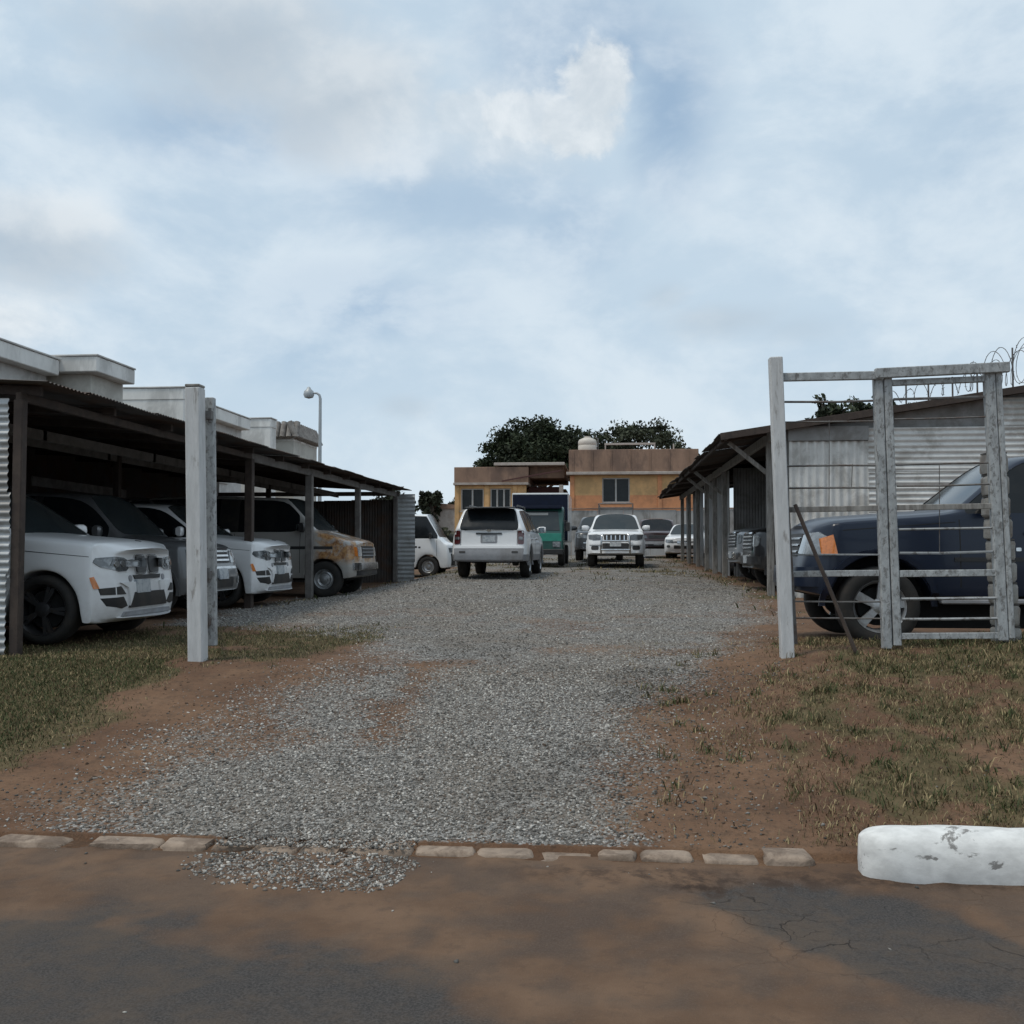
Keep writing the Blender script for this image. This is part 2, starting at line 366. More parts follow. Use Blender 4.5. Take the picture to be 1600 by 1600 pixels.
# ------------------------------------------------------------------ ground, road, kerb
def grid_sheet(name, xs, ys, zf, m, attrs):
    X, Y = np.meshgrid(xs, ys); Z = zf(X, Y); nx, ny = len(xs), len(ys)
    co = np.stack([X, Y, Z], -1).reshape(-1, 3)
    i, j = np.meshgrid(np.arange(nx-1), np.arange(ny-1)); q = (j*nx+i).ravel()
    fc = np.stack([q, q+1, q+nx+1, q+nx], -1)
    me = mesh_np(name, co, fc)
    for an, fn in attrs.items():
        a = me.attributes.new(an, 'FLOAT', 'POINT'); a.data.foreach_set('value', np.ascontiguousarray(fn(X, Y).ravel(), dtype=np.float32))
    me.polygons.foreach_set('use_smooth', [True]*len(me.polygons))
    return link(name, me, m)
def mesh_np(name, co, fc):
    me = bpy.data.meshes.new(name); k = fc.shape[1]
    me.vertices.add(len(co)); me.vertices.foreach_set('co', np.ascontiguousarray(co, dtype=np.float32).ravel())
    me.loops.add(fc.size); me.loops.foreach_set('vertex_index', np.ascontiguousarray(fc, dtype=np.int32).ravel())
    me.polygons.add(len(fc)); me.polygons.foreach_set('loop_start', np.arange(0, fc.size, k, dtype=np.int32))
    me.polygons.foreach_set('loop_total', np.full(len(fc), k, dtype=np.int32))
    me.update(calc_edges=True); return me
def attr_node(n, name):
    a = n.node('ShaderNodeAttribute'); a.attribute_name = name; return a.outputs['Fac']

def ground_mat():
    m = bpy.data.materials.new('lot_earth'); m.use_nodes = True; n = NT(m.node_tree); n.n.clear()
    o = n.node('ShaderNodeOutputMaterial'); b = n.node('ShaderNodeBsdfPrincipled'); n.l.new(b.outputs[0], o.inputs[0])
    co = n.node('ShaderNodeTexCoord').outputs['Object']
    f1 = n.noise(co, 1.1, 6, 0.62).outputs[0]; f2 = n.noise(co, 9, 7, 0.68).outputs[0]; f3 = n.noise(co, 70, 4, 0.6).outputs[0]
    earth = n.mix(n.step(f1, 0.32, 0.7), (0.115, 0.063, 0.038), (0.192, 0.114, 0.069))
    earth = n.mix(n.math('MULTIPLY', n.step(f2, 0.45, 0.68), 0.6), earth, (0.075, 0.050, 0.034))
    earth = n.mix(n.math('MULTIPLY', n.step(f3, 0.55, 0.75), 0.5), earth, (0.235, 0.145, 0.088))
    f4 = n.noise(co, 28, 6, 0.7).outputs[0]; earth = n.mix(n.math('MULTIPLY', n.step(f4, 0.52, 0.66), 0.55), earth, (0.062, 0.04, 0.027))
    gv = n.voro(co, 58); gr, gg, gb = n.sep(gv.outputs['Color'])
    stone = n.mix(n.math('POWER', gr, 1.5), (0.06, 0.058, 0.056), (0.42, 0.415, 0.40))
    stone = n.mix(n.math('MULTIPLY_ADD', n.step(f1, 0.38, 0.66), 0.4, 0.18), stone, (0.19, 0.155, 0.12))
    ga = attr_node(n, 'gravel'); gs = n.math('ADD', ga, n.math('MULTIPLY', n.math('SUBTRACT', gg, 0.5), 0.6))
    c = n.mix(n.step(gs, 0.25, 0.6), earth, stone)
    gra = attr_node(n, 'grass')
    turf = n.mix(n.step(f2, 0.35, 0.65), (0.062, 0.054, 0.025), (0.125, 0.098, 0.050))
    c = n.mix(n.math('MULTIPLY', n.step(n.math('MULTIPLY_ADD', f2, 0.5, gra), 0.45, 0.95), 0.85), c, turf)
    n.l.new(c, b.inputs['Base Color']); b.inputs['Roughness'].default_value = 0.95; b.inputs['Specular IOR Level'].default_value = 0.2
    hgt = n.math('ADD', n.math('MULTIPLY', f3, 0.6), n.math('MULTIPLY', n.math('SUBTRACT', 0.5, gv.outputs['Distance']), ga))
    bp = n.node('ShaderNodeBump'); bp.inputs['Strength'].default_value = 0.8; bp.inputs['Distance'].default_value = 0.02
    n.l.new(hgt, bp.inputs['Height']); n.l.new(bp.outputs[0], b.inputs['Normal'])
    return m
def road_mat():
    m = bpy.data.materials.new('dusty_asphalt'); m.use_nodes = True; n = NT(m.node_tree); n.n.clear()
    o = n.node('ShaderNodeOutputMaterial'); b = n.node('ShaderNodeBsdfPrincipled'); n.l.new(b.outputs[0], o.inputs[0])
    co = n.node('ShaderNodeTexCoord').outputs['Object']
    f1 = n.noise(co, 1.3, 6, 0.62).outputs[0]; f2 = n.noise(co, 11, 7, 0.66).outputs[0]; f3 = n.noise(co, 110, 4, 0.65).outputs[0]
    asp = n.mix(n.step(f3, 0.3, 0.72), (0.032, 0.029, 0.028), (0.080, 0.072, 0.067))
    asp = n.mix(n.math('MULTIPLY', n.step(n.math('MULTIPLY_ADD', f2, 0.5, f1), 0.60, 0.95), 0.75), asp, (0.092, 0.068, 0.050))
    # cracks
    wv = n.vec('ADD', co, n.vec('MULTIPLY', n.noise(co, 3.0, 4, 0.6).outputs['Color'], (0.35, 0.35, 0)))
    ck = n.voro(wv, 3.6, 'DISTANCE_TO_EDGE').outputs['Distance']
    ck2 = n.voro(wv, 9.0, 'DISTANCE_TO_EDGE').outputs['Distance']
    crack = n.math('MULTIPLY', n.math('MAXIMUM', n.math('MULTIPLY', n.step(ck, 0.020, 0.006), n.step(f1, 0.46, 0.6)), n.math('MULTIPLY', n.math('MULTIPLY', n.step(ck2, 0.02, 0.006), 0.6), n.step(f1, 0.56, 0.66))), n.step(attr_node(n, 'crackle'), 0.05, 0.8))
    asp = n.mix(n.math('MULTIPLY', crack, 0.8), asp, (0.016, 0.013, 0.011))
    dirt = n.mix(n.step(f1, 0.35, 0.68), (0.105, 0.062, 0.038), (0.165, 0.102, 0.064))
    dirt = n.mix(n.math('MULTIPLY', n.step(f2, 0.5, 0.68), 0.5), dirt, (0.085, 0.055, 0.038))
    dirt = n.mix(n.math('MULTIPLY', n.step(f3, 0.56, 0.74), 0.45), dirt, (0.19, 0.125, 0.082))
    d = attr_node(n, 'dirt'); f5 = n.noise(co, 34, 5, 0.7).outputs[0]; d = n.math('MULTIPLY', d, n.step(n.math('MULTIPLY_ADD', f5, 0.5, n.math('MULTIPLY_ADD', f2, 0.7, d)), 0.62, 1.10))
    wet = attr_node(n, 'litter')
    c = n.mix(d, asp, dirt); c = n.mix(n.math('MULTIPLY', wet, n.step(f2, 0.40, 0.62)), c, (0.042, 0.026, 0.018))
    n.l.new(c, b.inputs['Base Color']); b.inputs['Roughness'].default_value = 0.92; b.inputs['Specular IOR Level'].default_value = 0.25
    hgt = n.math('SUBTRACT', n.math('MULTIPLY', f3, 0.5), n.math('MULTIPLY', crack, 1.5))
    bp = n.node('ShaderNodeBump'); bp.inputs['Strength'].default_value = 0.55; bp.inputs['Distance'].default_value = 0.012
    n.l.new(n.math('ADD', hgt, n.math('MULTIPLY', f2, 0.6)), bp.inputs['Height']); n.l.new(bp.outputs[0], b.inputs['Normal'])
    return m
xs = np.unique(np.concatenate([[-900, -400, -200, -120, -80, -50, -35, -25, -18, -14], np.arange(-11, -6, 0.25), np.arange(-6, 5, 0.045), np.arange(5, 9, 0.3), [11, 15, 22, 32, 50, 80, 140, 300, 900]]))
ys = np.unique(np.concatenate([[-400, -120, -40, -12, 2.0, 4.9, 5.095, 5.1, 5.215, 5.22], np.arange(5.26, 12.5, 0.045), np.arange(12.6, 20, 0.12), np.arange(20, 62, 0.4), [66, 75, 90, 120, 180, 300, 500, 900]]))
ground = tag(grid_sheet('ground', xs, ys, H, ground_mat(), {'gravel': gravel_mask, 'grass': grass_mask}), kind='structure')

def road_z(x, y):
    return 0.0 + (fbm(x, y, 0.8, 3)-0.5)*0.03*ss(2.5, 3.5, y)+(fbm(x, y, 6, 2)-0.5)*0.008 + 0.03*road_dirt(x, y)*ss(4.1, 5.1, y)
def litter(x, y):
    e = np.exp(-((y-4.93-0.06*(fbm(x, y*0, 2, 2)-0.5))/0.11)**2)*ss(-0.9, 0.4, x)*(1-ss(2.6, 3, x))
    e2 = np.exp(-((x-0.42)/0.20)**2-((y-4.78)/0.10)**2)*1.2
    return np.clip(np.maximum(e*0.85, e2), 0, 1)
rx = np.unique(np.concatenate([[-90, -40, -20, -10, -6], np.arange(-4.5, 4, 0.04), [5, 8, 14, 25, 50, 90]]))
ry = np.unique(np.concatenate([[-5, -3, -1, 0, 1, 2], np.arange(2.6, 5.14, 0.04), [5.16]]))
road = tag(grid_sheet('road', rx, ry, road_z, road_mat(), {'dirt': road_dirt, 'litter': litter, 'crackle': lambda x, y: 0.18+0.82*np.exp(-((x-1.1)/0.8)**2-((y-4.4)/0.7)**2)}), kind='structure')

# weathered kerb stones, each its own block
STONE = mat('kerb_stone', (0.275, 0.21, 0.16), 0.92, 0.28, 9, alt=(0.10, 0.066, 0.045), altamt=0.7, altscale=5, bump=0.7, bscale=50)
kerb = thing('kerb', None, None, (-1, 5.2, 0)); kerb['kind'] = 'structure'
def rough_block(x0, x1, y0, y1, z0, z1, seed, amt=0.018):
    r = random.Random(seed); bm = bmesh.new(); bmesh.ops.create_cube(bm, size=1.0)
    bmesh.ops.bevel(bm, geom=bm.edges[:], offset=0.16, segments=2, affect='EDGES', profile=0.5)
    bmesh.ops.triangulate(bm, faces=[f for f in bm.faces if len(f.verts) > 4])
    mb = MB(); idx = {}
    for k, v in enumerate(bm.verts):
        idx[v] = k
        mb.v.append((x0+(x1-x0)*(v.co.x+0.5)+r.uniform(-amt, amt), y0+(y1-y0)*(v.co.y+0.5)+r.uniform(-amt, amt)*0.7, z0+(z1-z0)*(v.co.z+0.5)+r.uniform(-amt, amt)*0.5))
    mb.f = [tuple(idx[v] for v in f.verts) for f in bm.faces]; bm.free(); return mb
kx = [(-7.6,-6.9),(-6.85,-6.1),(-6.05,-5.3),(-5.25,-4.6),(-4.55,-3.9),(-3.85,-3.2),(-3.19,-2.78),(-2.66,-2.29),(-2.28,-2.02),(-2.01,-1.80),(-1.79,-1.55),(-1.54,-1.33),(-1.30,-0.98),(-0.96,-0.66),(-0.645,-0.36),(-0.33,-0.07),(-0.04,0.155),(0.165,0.43),(0.47,0.74),(0.77,1.00)]
for i, (a, b) in enumerate(kx):
    up = (0.050, 0.044, 0.040, 0.048)[i % 4]
    if i > 14: up = (0.022, 0.044, 0.050, 0.040, 0.062)[i-15]
    rough_block(a, b, 5.09+random.uniform(-.02, .02), 5.29, -0.10, up, i, 0.011).build('kerb_stone', STONE, kerb, smooth=50)

# white painted concrete kerb with rounded end
WK = mat('kerb_whitewash', (0.66, 0.655, 0.635), 0.8, 0.16, 16, alt=(0.15, 0.14, 0.13), altamt=0.85, altscale=5.0, bump=0.12, bscale=220, thr=(0.595, 0.635), stretch=(0.7, 1, 1.3))
def round_kerb():
    mb = MB(); n = 60; prof = 20; rings = []
    for i in range(n+1):
        k = i/n; x = 1.20 + 7.8*k**2.2
        e = 1.0 if x > 1.36 else math.sqrt(max(0.02, 1-((1.36-x)/0.17)**2))
        ring = []
        for j in range(prof):
            g = 2*math.pi*j/prof; cy, sz = math.cos(g), math.sin(g)
            sq = lambda c: math.copysign(abs(c)**0.78, c)
            w = 0.125*e; hz = 0.165*(0.55+0.45*e)
            nn = (fbm(x*3+j*0.7, j*1.3, 2, 2)-0.5)*0.02
            ring.append((x, 5.045+sq(cy)*(w+nn)-0.010*(x-1.2), 0.075+sq(sz)*(hz+nn)))
        rings.append(ring)
    for r_ in rings: mb.v += r_
    for i in range(n):
        for j in range(prof):
            j2 = (j+1) % prof; mb.f.append((i*prof+j, i*prof+j2, (i+1)*prof+j2, (i+1)*prof+j))
    mb.f.append(tuple(range(prof))); return mb
tag(round_kerb().build('painted_kerb', WK, None, smooth=60), 'whitewashed concrete kerb with scuffed rounded end at the road edge', 'kerb')

# ------------------------------------------------------------------ loose stones and grass (stuff)
def scatter(n, x0, x1, y0, y1, dens, bias=1.0):
    u = rng.random(n)**bias
    x = rng.uniform(x0, x1, n); y = y0+(y1-y0)*u; k = rng.random(n) < dens(x, y); return x[k], y[k]
_oct = np.array([(1,0,0),(-1,0,0),(0,1,0),(0,-1,0),(0,0,1),(0,0,-1),(.62,.62,.5),(-.62,-.62,.45)], float)
_of = np.array([(6,4,0),(6,2,4),(6,0,2),(2,1,4),(7,4,1),(7,3,4),(7,1,3),(0,4,3),(2,0,5),(1,2,5),(3,1,5),(0,3,5)])
def stones(name, x, y, z, size, cols, m, label, cat):
    n = len(x); v = _oct[None]*(0.62+0.6*rng.random((n, 8, 1)))
    a = rng.random(n)*6.283; sx = 0.8+0.6*rng.random(n); sy = 0.6+0.4*rng.random(n); sz = 0.45+0.4*rng.random(n)
    v = v*np.stack([sx, sy, sz], -1)[:, None]*size[:, None, None]
    tl = rng.normal(0, 0.35, n); cz, sn = np.cos(tl), np.sin(tl)
    v = np.stack([v[..., 0]*cz[:, None]-v[..., 2]*sn[:, None], v[..., 1], v[..., 0]*sn[:, None]+v[..., 2]*cz[:, None]], -1)
    c, s = np.cos(a)[:, None], np.sin(a)[:, None]
    v = np.stack([v[..., 0]*c-v[..., 1]*s, v[..., 0]*s+v[..., 1]*c, v[..., 2]], -1) + np.stack([x, y, z+size*0.12], -1)[:, None]
    me = mesh_np(name, v.reshape(-1, 3), (_of[None]+8*np.arange(n)[:, None, None]).reshape(-1, 3))
    at = me.color_attributes.new('tint', 'FLOAT_COLOR', 'POINT')
    cc = np.concatenate([np.repeat(cols, 8, 0), np.ones((n*8, 1))], 1).astype(np.float32); at.data.foreach_set('color', cc.ravel())
    return tag(link(name, me, m), label, cat, kind='stuff')
def tint_mat(name, rough, trans=0.0):
    m = bpy.data.materials.new(name); m.use_nodes = True; n = NT(m.node_tree); b = n.n['Principled BSDF']
    a = n.node('ShaderNodeAttribute'); a.attribute_name = 'tint'
    co = n.node('ShaderNodeTexCoord').outputs['Object']; f = n.noise(co, 60, 3, 0.6).outputs[0]
    n.l.new(n.mix(n.step(f, 0.3, 0.7), n.mix(0.22, a.outputs['Color'], (0.02, 0.02, 0.02)), a.outputs['Color']), b.inputs['Base Color'])
    b.inputs['Roughness'].default_value = rough; b.inputs['Specular IOR Level'].default_value = 0.25
    return m
GRAVM = tint_mat('crushed_stone', 0.9)
def grav_cols(x, y):
    n = len(x)
    g = 0.09+0.50*rng.random(n)**1.5; w = rng.random(n)[:, None]
    c = g[:, None]*np.array([1.05, 0.99, 0.90]); brown = np.array([0.15, 0.10, 0.068])
    damp = 1-0.42*ss(0.48, 0.66, fbm(x+71, y*0.8+3, 0.9, 4))*(1-ss(11, 15, y))
    return np.where(w < 0.2, c*0.5+brown*0.5, c)*damp[:, None]
x1_, y1_ = scatter(120000, -4.6, 1.9, 5.24, 9.2, lambda x, y: gravel_mask(x, y)*0.95+0.07*ss(0.02, 0.3, gravel_mask(x+0.4, y))+0.10*ss(0.02, 0.4, gravel_mask(x-0.7, y)), 1.0)
x2_, y2_ = scatter(105000, -6.4, 3.1, 9.2, 30, lambda x, y: gravel_mask(x, y)*(1-0.93*ss(11, 30, y)), 1.55)
x3_, y3_ = scatter(8000, -2.3, -0.7, 4.5, 5.36, lambda x, y: spill_mask(x, np.minimum(y, 5.05)), 1.0)
x4_, y4_ = scatter(1500, -4, 3.5, 3.2, 9.5, lambda x, y: np.where(y < 5.1, 0.06+0.5*np.exp(-((y-5.0)/0.2)**2), 0.55), 0.8)
gx = np.concatenate([x1_, x2_, x3_, x4_]); gy = np.concatenate([y1_, y2_, y3_, y4_])
gz = np.where(gy < 5.14, road_z(gx, gy), H(gx, gy)); gz = np.where((gy > 5.08) & (gy < 5.30) & (gx < -0.7), np.maximum(gz, 0.056), gz)
gs = (0.0048+0.0100*rng.random(len(gx))**2.6)*np.where(gy > 9.2, 1.0+0.05*(gy-9.2), 1.0)
stones('gravel', gx, gy, gz, gs, grav_cols(gx, gy), GRAVM, 'grey crushed gravel spread over the driveway and spilling over the kerb', 'gravel')

GRASSM = tint_mat('grass_blades', 0.75)
def grass(name, x, y, hmin, hmax, wid, cols, label):
    n = len(x); z = H(x, y)-0.004; h = hmin+(hmax-hmin)*rng.random(n)**1.8; a = rng.random(n)*6.283
    lean = h*(0.25+0.75*rng.random(n)); b = rng.random(n)*6.283; w = wid*(0.6+0.7*rng.random(n))
    dx, dy = np.cos(a)*w, np.sin(a)*w; lx, ly = np.cos(b)*lean, np.sin(b)*lean
    p = np.stack([x, y, z], -1)
    v = np.stack([p+np.stack([-dx, -dy, 0*x], -1), p+np.stack([dx, dy, 0*x], -1),
                  p+np.stack([lx*.4+dx*.8, ly*.4+dy*.8, h*.65], -1), p+np.stack([lx*.4-dx*.8, ly*.4-dy*.8, h*.65], -1),
                  p+np.stack([lx, ly, h*(1-0.25*rng.random(n))], -1)], 1)
    k = 5*np.arange(n)[:, None]
    f = np.concatenate([np.array([0, 1, 2])+k, np.array([0, 2, 3])+k, np.array([3, 2, 4])+k], 0)
    me = mesh_np(name, v.reshape(-1, 3), f)
    at = me.color_attributes.new('tint', 'FLOAT_COLOR', 'POINT')
    at.data.foreach_set('color', np.concatenate([np.repeat(cols, 5, 0), np.ones((n*5, 1))], 1).astype(np.float32).ravel())
    return tag(link(name, me, GRASSM), label, 'grass', kind='stuff')
def gcols(n, dry):
    g = np.array([0.066, 0.078, 0.028]); d = np.array([0.30, 0.235, 0.125]); b = np.array([0.11, 0.072, 0.04])
    w = rng.random(n)[:, None]; v = (0.65+0.7*rng.random(n))[:, None]; dry = np.asarray(dry).reshape(-1, 1)*np.ones((n, 1))
    return np.where(w < dry*0.65, d, np.where(w < dry, b, g))*v
x, y = scatter(270000, -7.5, -2.0, 5.3, 13.4, lambda x, y: grass_mask(x, y)*np.where((x > -4.0) | (y > 9.6), 0.5, 1.0), 0.9)
grass('lawn_grass', x, y, 0.010, 0.046, 0.0032, gcols(len(x), np.where((x > -3.9) | (y > 9.4), 0.55, 0.25)), 'short green grass on the verge left of the driveway')
x, y = scatter(330000, 0.0, 7.0, 5.3, 11.2, lambda x, y: (grass_mask(x, y)*0.30+0.48*ss(0.34, 0.75, fbm(x+31, y+8, 2.6, 4))*ss(0.1, 0.9, x-np.interp(y, _GR[:, 0], _GR[:, 1]))+0.02), 1.0)
grass('verge_grass', x, y, 0.006, 0.050, 0.0030, gcols(len(x), 0.95-0.42*ss(0.35, 0.80, grass_mask(x, y))), 'patchy dry grass on the red earth bank before the gate')
tx, ty = scatter(1100, 0.3, 6.0, 5.5, 10.5, lambda x, y: 0.12+0.5*grass_mask(x, y), 0.9)
x = np.repeat(tx, 26)+rng.normal(0, 0.035, len(tx)*26); y = np.repeat(ty, 26)+rng.normal(0, 0.03, len(tx)*26)
grass('weed_tufts', x, y, 0.02, 0.10, 0.0036, gcols(len(x), np.repeat(rng.random(len(tx))*0.7, 26)), 'small weed tufts dotted over the earth bank before the gate')
# dry stalks and crumbs of soil lying about
cx_, cy_ = scatter(16000, -4.5, 6, 5.3, 10.5, lambda x, y: (1-gravel_mask(x, y))*(0.35+0.6*ss(0.45, 0.65, fbm(x, y, 1.8, 3))), 1.0)
cc_ = np.array([0.12, 0.075, 0.048])*(0.45+1.0*rng.random((len(cx_), 1)))
stones('soil_clods', cx_, cy_, H(cx_, cy_)-0.003, 0.005+0.013*rng.random(len(cx_))**3, cc_, GRAVM, 'crumbs of dry red soil scattered over the bare earth', 'soil')
x, y = scatter(26000, -6, 5.5, 12, 46, lambda x, y: grass_mask(x, y)*0.8, 0.8)
grass('lot_grass', x, y, 0.03, 0.11, 0.012, gcols(len(x), 0.5), 'sparse weeds along the far gravel and under the parked cars')

# ------------------------------------------------------------------ building materials
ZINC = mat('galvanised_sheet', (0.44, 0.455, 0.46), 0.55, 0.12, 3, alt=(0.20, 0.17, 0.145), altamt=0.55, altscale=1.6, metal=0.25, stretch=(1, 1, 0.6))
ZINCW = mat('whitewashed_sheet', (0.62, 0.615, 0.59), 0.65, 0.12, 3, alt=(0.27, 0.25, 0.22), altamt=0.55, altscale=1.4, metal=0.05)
ZINCD = mat('dark_brown_sheet', (0.075, 0.066, 0.060), 0.8, 0.25, 3, alt=(0.085, 0.043, 0.025), altamt=0.7, altscale=1.4)  # dark brown sheet metal with redder brown patches
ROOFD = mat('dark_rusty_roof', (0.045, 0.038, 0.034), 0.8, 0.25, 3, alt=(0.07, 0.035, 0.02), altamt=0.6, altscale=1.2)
PANELG = mat('grey_wall_sheet', (0.24, 0.238, 0.232), 0.75, 0.15, 3, alt=(0.10, 0.085, 0.07), altamt=0.5, altscale=1.5)
WOODG = mat('weathered_timber', (0.26, 0.245, 0.225), 0.85, 0.22, 6, alt=(0.09, 0.075, 0.062), altamt=0.6, altscale=4, bump=0.4, bscale=40, stretch=(4, 4, 0.7))
WOODL = mat('grey_beam_timber', (0.17, 0.158, 0.148), 0.85, 0.2, 6, alt=(0.08, 0.068, 0.06), altamt=0.5, altscale=3, bump=0.3, bscale=40)
WOODD = mat('dark_brown_timber', (0.045, 0.032, 0.026), 0.85, 0.25, 6, alt=(0.09, 0.065, 0.05), altamt=0.4, altscale=5, bump=0.3, bscale=40)
POSTW = mat('chalky_white_paint', (0.52, 0.52, 0.515), 0.75, 0.14, 9, alt=(0.21, 0.19, 0.17), altamt=0.7, altscale=7, bump=0.5, bscale=45, thr=(0.56, 0.66), stretch=(2, 2, 0.35))
PEEL = mat('peeling_grey_paint', (0.34, 0.35, 0.35), 0.8, 0.25, 14, alt=(0.10, 0.09, 0.082), altamt=0.7, altscale=26, bump=0.6, bscale=45, thr=(0.50, 0.62), stretch=(1.2, 1.2, 0.6))
BAR = mat('painted_steel_bar', (0.27, 0.28, 0.285), 0.6, 0.15, 8, alt=(0.075, 0.06, 0.05), altamt=0.7, altscale=14, thr=(0.5, 0.58))
BARD = mat('rusty_steel_bar', (0.13, 0.125, 0.12), 0.7, 0.2, 8, alt=(0.08, 0.045, 0.03), altamt=0.7, altscale=10)
BLOCK = mat('concrete_block', (0.30, 0.285, 0.26), 0.92, 0.18, 9, alt=(0.165, 0.125, 0.098), altamt=0.6, altscale=5, bump=0.7, bscale=60)
MORT = mat('mortar', (0.10, 0.09, 0.08), 0.95, 0.2, 9)
WALLW = mat('pale_render', (0.74, 0.73, 0.70), 0.85, 0.06, 3, alt=(0.30, 0.295, 0.28), altamt=0.5, altscale=0.8, stretch=(1, 1, 0.4))
WALLG = mat('shaded_pale_render', (0.52, 0.51, 0.49), 0.85, 0.08, 3, alt=(0.25, 0.24, 0.225), altamt=0.5, altscale=0.9)  # pale render darkened in colour for shade under the parapets; copings share it
WALLT = mat('beige_render', (0.50, 0.485, 0.44), 0.85, 0.08, 3, alt=(0.29, 0.27, 0.24), altamt=0.4, altscale=0.9)
TILEG = mat('grey_roof_tile', (0.24, 0.22, 0.20), 0.85, 0.2, 5, alt=(0.12, 0.10, 0.09), altamt=0.6, altscale=4)
ORANGE = mat('orange_brick_render', (0.60, 0.265, 0.125), 0.85, 0.12, 3, alt=(0.34, 0.17, 0.09), altamt=0.5, altscale=1.1)
YELLOW = mat('ochre_render', (0.60, 0.36, 0.165), 0.85, 0.12, 3, alt=(0.35, 0.235, 0.11), altamt=0.5, altscale=1.1)
REDB = mat('stained_brown_parapet', (0.265, 0.168, 0.118), 0.9, 0.18, 2, alt=(0.12, 0.08, 0.065), altamt=0.65, altscale=0.8, stretch=(1, 1, 0.5))
LEDGE = mat('pale_ledge', (0.42, 0.37, 0.33), 0.85, 0.12, 3, alt=(0.25, 0.20, 0.17), altamt=0.5)
STAINW = mat('stained_boundary_wall', (0.34, 0.335, 0.325), 0.9, 0.15, 1.5, alt=(0.13, 0.12, 0.11), altamt=0.75, altscale=0.9, stretch=(1, 1, 0.35))
WGLASS = mat('window_pane', (0.022, 0.025, 0.026), 0.2, 0.3, 2, spec=0.25)
WFRAME = mat('window_frame', (0.40, 0.385, 0.36), 0.6, 0.1)
MAROON = mat('maroon_recess', (0.085, 0.035, 0.032), 0.85, 0.2)
TANKM = mat('cream_tank_plastic', (0.55, 0.50, 0.44), 0.5, 0.06, 4, alt=(0.38, 0.33, 0.28), altamt=0.4)
STEEL = mat('lamp_pole_steel', (0.36, 0.38, 0.39), 0.5, 0.1, 4, metal=0.3)

# ------------------------------------------------------------------ left carport
EX, PX, BX = -5.50, -5.90, -11.3            # eave, posts, back
CY0, CY1 = 9.78, 28.7
def roof_z(x): return 3.22 + (EX-x)*0.055
cp = thing('carport', 'long open carport with dark corrugated roof along the left side', 'carport', (PX, CY0, h1(PX, CY0)))
n = 23; wd = (CY1-CY0+0.25)/n
for i in range(n):
    y = CY0-0.12+i*wd; dz = random.uniform(-0.005, 0.006); ex = random.uniform(-0.012, 0.012)
    sl = Vector((-1, 0, 0.055)).normalized()
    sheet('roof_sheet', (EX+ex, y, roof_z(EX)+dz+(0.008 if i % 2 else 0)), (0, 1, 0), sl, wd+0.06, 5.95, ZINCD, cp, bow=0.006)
posts = [(9.84, WOODD, 0.10), (16.6, WOODD, 0.13), (20.1, WOODL, 0.14), (24.2, WOODL, 0.13), (28.55, WOODL, 0.12)]
for y, m_, w in posts:
    beam('post', (PX, y, h1(PX, y)-0.05), (PX+random.uniform(-.02, .02), y+random.uniform(-.03, .03), 3.06), w, w, m_, cp, 0.01)
for y in (13.0, 17.0, 21.0, 25.0, 28.7):
    beam('post', (-8.4, y, h1(-8.4, y)-0.05), (-8.4, y, 3.2), 0.11, 0.11, WOODD, cp, 0.01)
ys_ = [9.8, 13.2, 16.6, 20.1, 24.2, 28.6]
for a, b in zip(ys_[:-1], ys_[1:]):
    beam('front_beam', (PX+0.005, a, 3.09+random.uniform(-.012, .012)), (PX+0.005, b, 3.09+random.uniform(-.012, .012)), 0.06, 0.14 if a > 15 else 0.09, WOODL if a > 15 else WOODD, cp, 0.006)
    beam('inner_beam', (-7.6, a, 3.09), (-7.6, b+0.1, 3.09), 0.05, 0.14, WOODL, cp, 0.006)
    beam('inner_beam', (-8.4, a, 3.13), (-8.4, b+0.1, 3.13), 0.05, 0.14, WOODL, cp, 0.006)
y = CY0+0.15
while y < CY1:
    beam('rafter', (EX-0.22, y, roof_z(EX-0.22)-0.075), (BX, y, roof_z(BX)-0.06), 0.05, 0.09, WOODD, cp, 0.0); y += 1.58
# near end wall: sheets laid sideways
z = h1(-6.5, 10.2)-0.04; k = 0
while z < 2.95:
    hgt = min(0.80, 3.02-z)
    for (a, b) in ((-8.65, -5.96), (-11.3, -8.55)):
        sheet('wall_sheet', (a, 9.76+0.014*(k % 2)+random.uniform(-.004, .004), z), (0, 0, 1), (1, 0, 0), hgt+0.05, b-a+random.uniform(-0.02, 0.025), ZINC, cp, pitch=0.083, amp=0.013); k += 1
    z += hgt
# back wall and far end wall
y = 9.8
while y < 28.6:
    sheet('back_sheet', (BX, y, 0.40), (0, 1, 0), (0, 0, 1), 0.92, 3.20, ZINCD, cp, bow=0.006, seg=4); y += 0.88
x = -11.2
while x < -6.0:
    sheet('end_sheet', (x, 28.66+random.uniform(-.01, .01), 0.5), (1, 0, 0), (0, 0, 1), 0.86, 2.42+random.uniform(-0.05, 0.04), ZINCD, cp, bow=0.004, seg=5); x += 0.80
for q, (a, b) in enumerate(((0.55, 1.22), (1.18, 1.85), (1.82, 2.48), (2.45, 3.08))):
    sheet('end_sheet', (-5.86, 28.60+0.012*q, a), (0, 0, 1), (1, 0, 0), b-a+0.03, 0.50+random.uniform(-.02, .02), ZINC, cp, pitch=0.12, amp=0.012)
beam('end_beam', (-11.1, 28.62, 3.12), (-5.8, 28.62, 3.12), 0.07, 0.12, WOODL, cp)
for a, b in ((10.4, 13.4), (16.4, 19.8)):          # short loose boards hung under the roof
    beam('hanging_board', (-9.6, a, 2.70), (-9.6, b, 2.66), 0.03, 0.16, WOODL, cp, 0.004)

